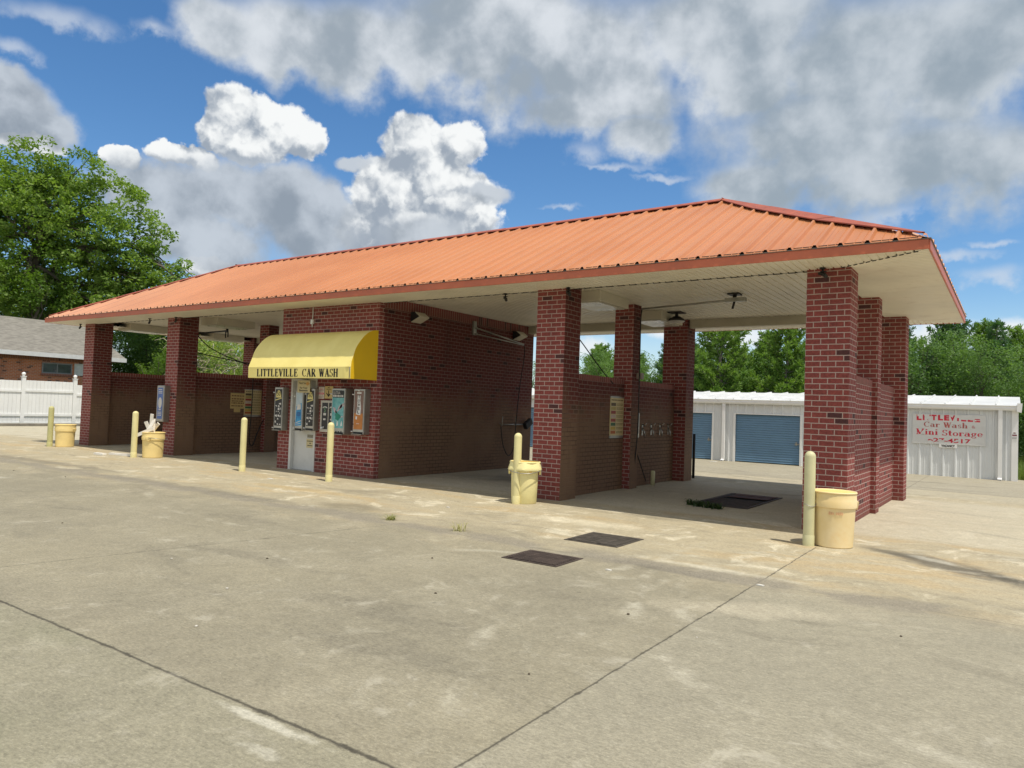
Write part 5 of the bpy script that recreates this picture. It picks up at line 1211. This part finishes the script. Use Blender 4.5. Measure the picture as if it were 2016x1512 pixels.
for Y in (HY0-.001, HY1+.001): b.poly([(HX, Y, HEZ), (HX-9, Y, HEZ), (HX-4.5, Y, RZH-.06)])
b.build('gable', WHITEP, ho)
b = MB(); b.poly([c[0], c[3], c[2], c[1]])
b.build('soffit', WHITEP, ho)
b = MB()
b.box(HX+ex-.02, HX+ex+.03, HY0-ex, HY1+ex+.03, ez-.16, ez+.055); b.box(HX-9-ex, HX+ex-.0205, HY1+ex, HY1+ex+.03, ez-.16, ez+.055); b.build('fascia', mat('fascia_white', (.62, .63, .62), .5, .05), ho)
b = MB(); b.box(HX+.001, HX+.02, HY0, HY1-.0, HEZ-.30, HEZ-.001); b.build('frieze_course', brick('house_rowlock', bw=.0762, rh=.30, rot=True, c1=(.30, .105, .05), c2=(.22, .075, .04)), ho, origin=(HX, HY0, HEZ-.3))
wn = MB(); wy0, wy1, wz0, wz1 = 6.42, 7.86, 2.47, 3.02
for (ya, yb_, za, zc) in ((wy0, wy1, wz0, wz0+.06), (wy0, wy1, wz1-.06, wz1), (wy0, wy0+.06, wz0+.0605, wz1-.0605), (wy1-.06, wy1, wz0+.0605, wz1-.0605), (7.11, 7.17, wz0+.0605, wz1-.0605)): wn.box(HX+.002, HX+.045, ya, yb_, za, zc)
w_ = wn.build('window', mat('window_frame', (.20, .21, .21), .5), ho)
b = MB(); b.box(HX+.0015, HX+.02, wy0+.05, wy1-.05, wz0+.05, wz1-.05); gm = mat('window_glass', (.035, .055, .065), .06, .2, 3., spec=.8); b.build('pane', gm, w_)
b = MB(); b.box(HX+.0015, HX+.07, wy0-.03, wy1+.03, wz0-.12, wz0-.001); b.build('sill', brick('sill_brick', bw=.0762, rh=.12, rot=True, c1=(.26, .09, .05), c2=(.2, .07, .04)), w_, origin=(HX, wy0, wz0-.12))
b = MB(); b.box(HX+.002, HX+.04, 7.98, 8.48, 2.43, 3.06)
for k in range(12): b.box(HX+.0405, HX+.05, 8.02, 8.44, 2.47+k*.048, 2.47+k*.048+.034)
b.build('shutter', mat('shutter_pale', (.58, .62, .60), .5), ho)
b = MB(); b.tube([(HX-3.9, 3.7, 5.0), (HX-3.9, 3.7, 5.85)], .05, 8); b.build('vent_pipe', WHITEP, rf)
# ---------------------------------------------------------------- trees
BARK = mat('bark', (.10, .085, .065), .9, .3, 4., bump=.4); BARKG = mat('bark_grey', (.20, .185, .16), .9, .25, 4., bump=.4)
LF_BIG = leaf('leaf_pecan', (0.121, 0.211, 0.039), (0.238, 0.355, 0.079), (0.425, 0.487, 0.146), .36, .45)
LF_LIME = leaf('leaf_lime', (.075, .155, .020), (.125, .215, .030), (.19, .26, .05), .40, .6)
LF_DARK = leaf('leaf_dark', (0.066, 0.138, 0.043), (0.131, 0.227, 0.069), (0.211, 0.330, 0.091), .30, .5)
LF_MID = leaf('leaf_mid', (0.093, 0.182, 0.055), (0.177, 0.293, 0.087), (0.282, 0.401, 0.114), .34, .5)
LF_PINE = leaf('leaf_pine', (0.122, 0.231, 0.045), (0.211, 0.341, 0.069), (0.330, 0.424, 0.114), .30, .5)
LF_PINE2 = leaf('leaf_pine_dark', (0.070, 0.165, 0.069), (0.129, 0.236, 0.091), (0.211, 0.307, 0.136), .28, .5)
LF_VINE = leaf('leaf_vine', (0.147, 0.241, 0.055), (0.296, 0.385, 0.090), (0.482, 0.481, 0.159), .3, .8)
def quads(C, size, r, asp=.55, up=.5, droop=0.):
    n = len(C); nrm = r.normal(0, 1, (n, 3)); nrm[:, 2] = np.abs(nrm[:, 2])*(1+up)+up*.4; nrm /= np.linalg.norm(nrm, axis=1)[:, None]
    t = r.normal(0, 1, (n, 3)); t[:, 2] -= droop; t -= nrm*(t*nrm).sum(1)[:, None]; t /= np.linalg.norm(t, axis=1)[:, None]; s = np.cross(nrm, t)
    L = (size*r.uniform(.55, 1.3, n))[:, None]; a = t*L*.5; b = s*L*.5*asp
    V = np.stack([C-a, C+b*1.0-a*.1, C+a, C-b*1.0-a*.1], 1).reshape(-1, 3)
    return V, np.arange(4*n).reshape(-1, 4)
def ball(r, n, c, rad, shell=.5, flat=1.):
    d = r.normal(0, 1, (n, 3)); d /= np.linalg.norm(d, axis=1)[:, None]
    q = r.uniform(0, 1, n)**(1/3)*(1-shell) + shell*r.uniform(.75, 1.05, n)
    return np.asarray(c) + d*(np.asarray(rad)*np.array([1, 1, flat]))*q[:, None]
def crown_mesh(name, lobes, r, per_m2=5.5, clump=(.45, .8), leaves=46, size=.2, sparse=.15, droop=0., asp=.5, shade_fill=True):
    P = []
    for (c, rad) in lobes:
        k = max(4, int(per_m2*rad*rad*(1-sparse)))
        cc = ball(r, k, c, rad, .62, .85)
        for q in cc:
            rr = r.uniform(*clump); P.append(ball(r, int(leaves*(rr/.6)**1.5), q, (rr, rr, rr*.62), .2))
    C = np.concatenate(P); V, Fq = quads(C, size, r, asp, .5, droop)
    return npmesh(name, V, Fq)
def limb(b, p0, p1, r0, r1, rnd, wig=.12, n=6):
    p0, p1 = Vector(p0), Vector(p1); L = (p1-p0).length; pts, rs = [], []
    for i in range(n+1):
        t = i/n; q = p0.lerp(p1, t); q.z += L*.10*math.sin(t*math.pi)
        if 0 < i < n: q += Vector((rnd.uniform(-1, 1), rnd.uniform(-1, 1), rnd.uniform(-.5, .5)))*L*wig*.3
        pts.append(q); rs.append(r0+(r1-r0)*t)
    b.tube(pts, rs, 7, cap=False); return pts
def big_tree(name, label, cat, base, lobes, trunk_top, rt, lf, bark, seed, size=.2, per=5.5, group=None, leaves=46, sparse=.15, fork=None):
    rnd = random.Random(seed); r = np.random.default_rng(seed)
    t = thing(name, label, cat, base, group); b = MB(); B = Vector(base)
    tp = limb(b, (0, 0, -.1), trunk_top, rt, rt*.55, rnd, .05, 8)
    for (c, rad) in lobes:
        a = tp[rnd.randint(3, 8)]; e = Vector(c)*1.0
        m_ = limb(b, a, e, rt*.34, rt*.08, rnd, .16, 7)
        for k in range(3):
            e2 = e + Vector((rnd.uniform(-1, 1), rnd.uniform(-1, 1), rnd.uniform(-.3, 1)))*rad*.8; limb(b, m_[rnd.randint(3, 6)], e2, rt*.10, rt*.03, rnd, .2, 4)
    b.v = [tuple(Vector(v)+B) for v in b.v]; b.build('trunk', bark, t)
    me = crown_mesh('crown', lobes, r, per, size=size, leaves=leaves, sparse=sparse); link_mesh('crown', me, lf, t)
    return t
# the large spreading tree behind the house: lobes given as (right, deep, up) metres about its foot
RX = Vector((.823, .567, 0)).normalized(); FY = Vector((-.567, .823, 0)).normalized()
def loc(L): return [(tuple(RX*a+FY*d+Vector((0, 0, z))), rad) for a, d, z, rad in L]
big = [(.3, 0, 15.6, 2.3), (3.0, -.6, 15.4, 2.0), (-2.4, .8, 14.9, 2.6), (5.0, .3, 13.8, 1.9), (2.0, -1.4, 13.2, 2.5), (-.9, -1.2, 12.4, 2.9), (6.8, .8, 11.9, 1.6), (4.3, -1.6, 11.4, 2.4), (-4.5, 0, 12.0, 3.0), (8.3, 1.2, 9.9, 1.15), (6.3, -.6, 9.4, 1.6), (1.6, 1.6, 10.2, 2.2), (-2.3, -2.2, 9.6, 2.6), (10.1, .5, 8.6, 1.0), (9.1, 1.4, 7.6, 1.3), (-6.2, -1, 9.0, 2.8), (1.2, -2.6, 7.6, 1.8), (-4.8, .5, 14.2, 2.4), (-7.5, 0, 11.5, 2.8), (.8, .2, 14.0, 2.2), (2.8, .6, 11.8, 2.2), (-2.0, .6, 11.0, 2.4), (4.6, .8, 8.4, 1.8), (-8.5, -.5, 8.0, 2.8), (-4.4, -1.5, 7.4, 2.6), (6.0, .6, 7.4, 1.5), (7.6, .2, 8.2, 1.4), (11.6, .6, 7.7, .8), (5.6, .8, 10.6, 1.9), (7.4, .5, 9.2, 1.5), (8.6, -.3, 7.0, 1.5), (4.8, -.8, 6.6, 2.0), (2.6, .5, 8.6, 2.2), (-.5, 1.0, 8.0, 2.6), (-3.4, 1.2, 6.4, 2.6), (-6.5, 1.0, 6.2, 2.8)]
big_tree('pecan_tree', 'largest spreading tree, towering behind the brick house roof', 'tree', (-49.8, 9.9, 0), loc(big), (.5, .2, 11.5), .42, LF_BIG, BARK, 5, size=.27, per=8.6, leaves=60, sparse=.05)
lime = [(0, 0, 9.0, 1.9), (.9, -.4, 7.5, 1.7), (-.7, .2, 7.4, 1.6), (.2, .5, 6.0, 1.6)]
big_tree('young_tree', 'bright lime green rounded tree in front of the largest tree', 'tree', (-46.6, 9.1, 0), loc(lime), (0, 0, 7), .16, LF_LIME, BARK, 8, size=.19, per=8, leaves=50, sparse=0)
yel = [(0, 0, 7.6, 1.4), (1.5, .3, 6.6, 1.5), (-1.5, 0, 6.5, 1.5), (3.0, .2, 5.9, 1.2), (.2, -.2, 5.0, 1.8), (2.2, .5, 4.6, 1.6), (4.0, .4, 7.0, 1.0)]
big_tree('yellow_tree', 'yellow green tree low against the left hip of the orange roof', 'tree', (-41.2, 15.0, 0), loc(yel), (0, 0, 5.6), .2, LF_BIG, BARK, 9, size=.18, per=7, leaves=50, sparse=.1)
def egg(seed, H, W, n=15, low=.10):
    r = random.Random(seed); L = []
    for i in range(n):
        t = (i+.5)/n; z = H*(low+(1-low)*t*.92); w = W*math.sin(math.pi*min(.97, .18+.78*(1-t)**.8+.02))*.62
        a = r.uniform(0, 6.28); q = w*r.uniform(.2, .9); L.append(((q*math.cos(a), q*math.sin(a), z), W*r.uniform(.30, .44)*(1.05-.45*t)))
    return L
def copy_tree(src, locn, rz, sc, label, group=None):
    c = src.copy(); COL.objects.link(c); c.location = locn; c.rotation_euler = (0, 0, rz); c.scale = (sc, sc, sc*1.0); c['label'] = label
    if group: c['group'] = group
    WL[c.name] = Vector(locn)
    for ch in src.children:
        d = ch.copy(); COL.objects.link(d); d.parent = c
    return c
def broad(seed, H, W, lf, name='leafy_tree', size=.17, per=8., leaves=44):
    return big_tree(name, 'x', 'tree', (0, 0, 0), egg(seed, H, W), (0, 0, H*.55), .05+.006*H, lf, BARK, seed, size=size, per=per*1.35, leaves=leaves, sparse=.0)
def pine(seed, H, lf, dens=1.0, spread=.27, low=.12):
    rnd = random.Random(seed); r = np.random.default_rng(seed); t = thing('pine_tree', 'x', 'tree'); b = MB()
    pts = [Vector((rnd.uniform(-.06, .06)*i*.3, rnd.uniform(-.06, .06)*i*.3, H*i/9)) for i in range(10)]; b.tube(pts, [.16*(1-i/9)**.8*H/9+.018 for i in range(10)], 7, cap=False)
    TC, TD = [], []
    z = H*low
    while z < H*.97:
        k = (z/H); L = H*spread*((1-k)**.75)*rnd.uniform(.75, 1.15)+.35; nb = rnd.randint(4, 6); a0 = rnd.uniform(0, 6.28)
        for j in range(nb):
            a = a0+j*6.283/nb+rnd.uniform(-.35, .35); Lj = L*rnd.uniform(.65, 1.1); rise = rnd.uniform(.10, .42)+.5*k
            p0 = Vector((0, 0, z)); d = Vector((math.cos(a), math.sin(a), 0)); p1 = p0+d*Lj*.55+Vector((0, 0, Lj*rise*.35)); p2 = p0+d*Lj+Vector((0, 0, Lj*rise))
            b.tube([p0, p1, p2], [.028*H/9*(1-k*.6), .018, .006], 5, cap=False)
            nt = max(3, int(Lj*7*dens))
            for m_ in range(nt):
                u = .30+.70*(m_+rnd.random())/nt; q = p0.lerp(p1, u/.55) if u < .55 else p1.lerp(p2, (u-.55)/.45)
                side = rnd.uniform(-1, 1)*Lj*.34*(1.15-u); q = q+Vector((-d.y, d.x, 0))*side+Vector((0, 0, rnd.uniform(-.05, .16)))
                TC.append(q); TD.append((d*.55+Vector((-d.y, d.x, 0))*(.6*side/(Lj*.34+.01))+Vector((0, 0, .75))).normalized())
        z += H*.042*rnd.uniform(.8, 1.2)
    for q in range(6): TC.append(Vector((rnd.uniform(-.1, .1), rnd.uniform(-.1, .1), H*(.94+.012*q)))); TD.append(Vector((0, 0, 1)))
    TC = np.array([tuple(v) for v in TC]); TD = np.array([tuple(v) for v in TD]); K = 15
    C = np.repeat(TC, K, 0); D = np.repeat(TD, K, 0); dr = D*.75+r.normal(0, .55, C.shape); dr /= np.linalg.norm(dr, axis=1)[:, None]
    s = np.cross(dr, r.normal(0, 1, C.shape)); s /= np.linalg.norm(s, axis=1)[:, None]; L = r.uniform(.20, .36, len(C))[:, None]; w = .028
    V = np.stack([C-s*w*.6, C+s*w*.6, C+dr*L+s*w, C+dr*L-s*w], 1).reshape(-1, 3)
    b.build('trunk', BARKG, t); link_mesh('crown', npmesh('crown', V, np.arange(len(V)).reshape(-1, 4)), lf, t)
    return t
rt = random.Random(77)
PN = [pine(31, 9.5, LF_PINE, 1.25, .30, .10), pine(32, 9.0, LF_PINE, 1.2, .27, .08), pine(33, 10.5, LF_PINE2, .8, .20, .30), pine(34, 8.5, LF_PINE2, 1.2, .26, .06)]
BD = [broad(41, 8.0, 4.2, LF_MID), broad(42, 7.0, 4.0, LF_DARK), broad(43, 9.0, 4.0, LF_MID), broad(44, 4.2, 3.6, LF_LIME, 'leafy_shrub', .15, 9.)]
used = set()
def plant(src, x, y, sc, label, group=None, rz=None):
    rz = rt.uniform(0, 6.28) if rz is None else rz
    if src.name not in used:
        used.add(src.name); src.location = (x, y, 0); src.rotation_euler = (0, 0, rz); src.scale = (sc, sc, sc); src['label'] = label
        if group: src['group'] = group
        return src
    return copy_tree(src, (x, y, 0), rz, sc, label, group)
# row behind the storage building
CAMX, CAMY = CAM_LOC[0], CAM_LOC[1]
plant(PN[0], -10.9, 27.2, .80, 'broad bright green pine whose trunk shows above the second blue storage door')
plant(PN[1], -7.9, 28.6, .78, 'bright green pine just left of the right brick columns, above the blue door')
plant(PN[3], -13.1, 28.0, .68, 'darker pine seen through the bay right of the rear left column')
plant(PN[2], -14.6, 30.0, .66, 'thin-topped pine standing highest in the opening beside the rear column')
plant(BD[0], -16.8, 27.5, .60, 'leafy tree behind the opening nearest the middle brick column')
plant(BD[2], -19.0, 29.5, .62, 'pale leafy tree seen left of the middle brick column')
plant(BD[3], -16.0, 25.2, .80, 'yellow green low shrub just above the bay wall')
plant(BD[1], -1.9, 29.5, .80, 'dark leafy tree behind the storage sign')
plant(PN[3], -.9, 33.5, .86, 'tall pine under the right corner of the orange roof')
plant(PN[2], -3.2, 33.0, .68, 'spindly pine left of the tallest one at the right roof corner')
plant(PN[2], 1.0, 35.0, .66, 'feathery pine at the right edge of the photo')
plant(BD[2], .6, 29.0, .62, 'leafy tree behind the right end of the storage roof')
plant(BD[0], 2.6, 28.6, .68, 'mid green leafy tree filling the right edge above the grass')
plant(BD[1], 3.2, 24.5, .70, 'low dark leafy tree beyond the right end of the storage building')
plant(BD[0], -3.9, 28.0, .74, 'leafy tree beside the rear right column above the storage roof')
GP = 'dense pines of the wood behind the storage building'; GL = 'leafy trees of the wood behind the storage building'
for i in range(30):
    u = -26+30.5*i/29; y = 33.0+.5*(u+26)*.15+rt.uniform(0, 6.5)
    s = PN[rt.choice((0, 1, 3, 3))]; plant(s, u-1.5+rt.uniform(-.6, .6), y, rt.uniform(.55, .70)*(1.0 if u < -13 else 1.10), 'dense pine in the wood behind the storage building', GP)
for i in range(22):
    u = -24+29*i/21; plant(BD[rt.choice((0, 1, 1, 2))], u-.5+rt.uniform(-.6, .6), 29.6+rt.uniform(0, 3.4), rt.uniform(.50, .72), 'leafy undergrowth tree in the wood behind the storage building', GL)
# behind the left bays and house
GB = 'dark leafy trees massed behind the house'
for (x, y, sc, k) in ((-57.7, 16.6, 1.55, 1), (-54.5, 19.5, 1.55, 1), (-50.5, 19.5, 1.45, 1), (-48.4, 17.0, 1.25, 0), (-46.0, 19.5, 1.25, 1), (-60.5, 11.0, 1.55, 1), (-58.5, 6.5, 1.5, 1), (-53.6, 13.4, 1.25, 1), (-44.5, 16.5, 1.05, 1), (-42.0, 20.5, 1.05, 0), (-49.0, 13.4, 1.0, 1), (-55.5, 10.3, 1.3, 1), (-52.2, 10.5, 1.0, 1), (-39.0, 22.5, .9, 1), (-36.0, 22.0, .8, 0), (-33.5, 24.5, .85, 1), (-30.5, 26.0, .8, 1), (-27.0, 28.0, .7, 0)):
    plant(BD[k], x, y, sc, 'dark leafy tree in the mass behind the brick house and left bays', GB)
plant(BD[0], -39.6, 16.8, .70, 'olive leafy tree seen between the two leftmost brick columns')
plant(BD[3], -47.5, 7.4, .78, 'lime green shrub peeking over the house roof at the left')
plant(BD[3], -49.8, 13.0, 1.25, 'lime green small tree behind the ridge end of the house roof')
# feathery bush over the left bay wall
def spray_bush(label, base, W, H, n, lf, seed):
    r = np.random.default_rng(seed); rnd = random.Random(seed); t = thing('feathery_bush', label, 'bush', base); b = MB(); P = []; B = Vector(base)
    for i in range(n):
        a = rnd.uniform(0, 6.28); o = Vector((math.cos(a), math.sin(a), 0))*W*rnd.uniform(.05, .8); h = H*rnd.uniform(.55, 1.0)
        p0, p1, p2 = o*.3, o*.7+Vector((0, 0, h*.7)), o*1.0+Vector((rnd.uniform(-.3, .3), rnd.uniform(-.3, .3), h))
        b.tube([B+p0, B+p1, B+p2], [.03, .02, .006], 5, cap=False)
        for k in range(20):
            u = .25+.75*k/19; q = p0.lerp(p1, u/.6) if u < .6 else p1.lerp(p2, (u-.6)/.4); P.append(ball(r, 16, tuple(q), (.28, .28, .14), .1))
    b.build('stem', BARK, t); V, Fq = quads(np.concatenate(P), .16, r, .32, .4, .3); link_mesh('foliage', npmesh('foliage', V, Fq), lf, t)
    return t
spray_bush('bright lime feathery bush rising over the leftmost bay wall', (-36.3, 11.6, 0), 2.0, 3.9, 40, LF_LIME, 61)
spray_bush('lime feathery bush beside the house corner, right of the first column', (-38.3, 12.3, 0), 1.5, 3.6, 26, LF_LIME, 62)
# tangle of pale dead vines and leaves behind the second bay wall
def thicket(label, base, W, D, H, seed):
    r = np.random.default_rng(seed); rnd = random.Random(seed); t = thing('vine_thicket', label, 'bush', base); B = Vector(base); b = MB()
    for i in range(330):
        p = Vector((rnd.uniform(-W, W), rnd.uniform(-D, D), H*rnd.uniform(.1, 1.0)*(1-.25*rnd.random()))); L = rnd.uniform(.5, 1.6); a = rnd.uniform(0, 6.28)
        d = Vector((math.cos(a), math.sin(a), rnd.uniform(-.8, .9))); q = p+d*L*.5+Vector((0, 0, .12)); e = p+d*L+Vector((0, 0, -.25*L))
        b.tube([B+p, B+q, B+e], [.022, .018, .010], 4, cap=False)
    b.build('dead_vines', mat('vine_tan', (.30, .27, .19), .9, .25, 5.), t)
    P = [ball(r, 50, (rnd.uniform(-W, W), rnd.uniform(-D, D), H*rnd.uniform(.05, .98)), (.45, .45, .35), .2) for i in range(330)]
    V, Fq = quads(np.concatenate(P), .15, r, .55, .4); link_mesh('foliage', npmesh('foliage', V, Fq), LF_VINE, t)
    return t
thicket('tangle of pale dead vines and green leaves behind the second bay wall', (-31.0, 12.0, 0), 3.4, 1.6, 4.9, 71)
# grass at the right edge beyond the slab
r = np.random.default_rng(5); n = 26000
C = np.stack([r.uniform(1.95, 9.5, n), 14.62+r.uniform(0, 1, n)**1.6*12, np.full(n, -.06)], 1); h = r.uniform(.08, .42, n)[:, None]
d = np.stack([r.normal(0, .35, n), r.normal(0, .35, n), np.ones(n)], 1)*h; s = np.stack([r.normal(0, 1, n), r.normal(0, 1, n), np.zeros(n)], 1); s /= np.linalg.norm(s, axis=1)[:, None]
V = np.stack([C-s*.014, C+s*.014, C+d+s*.003, C+d-s*.003], 1).reshape(-1, 3)
tag(link_mesh('grass', npmesh('grass', V, np.arange(4*n).reshape(-1, 4)), leaf('grass_blade', (.10, .16, .03), (.17, .22, .05), (.26, .27, .09), .35, 1.2)), 'long green grass beyond the slab at the right edge', 'grass', kind='stuff')
n = 9000
C = np.stack([r.uniform(-38.8, -33.64, n), r.uniform(-6, 13.5, n), np.full(n, -.06)], 1); h = r.uniform(.04, .16, n)[:, None]
d = np.stack([r.normal(0, .35, n), r.normal(0, .35, n), np.ones(n)], 1)*h; s = np.stack([r.normal(0, 1, n), r.normal(0, 1, n), np.zeros(n)], 1); s /= np.linalg.norm(s, axis=1)[:, None]
V = np.stack([C-s*.014, C+s*.014, C+d+s*.003, C+d-s*.003], 1).reshape(-1, 3)
tag(link_mesh('grass', npmesh('grass', V, np.arange(4*n).reshape(-1, 4)), bpy.data.materials['grass_blade']), 'short grass strip along the foot of the white fence', 'grass', kind='stuff')
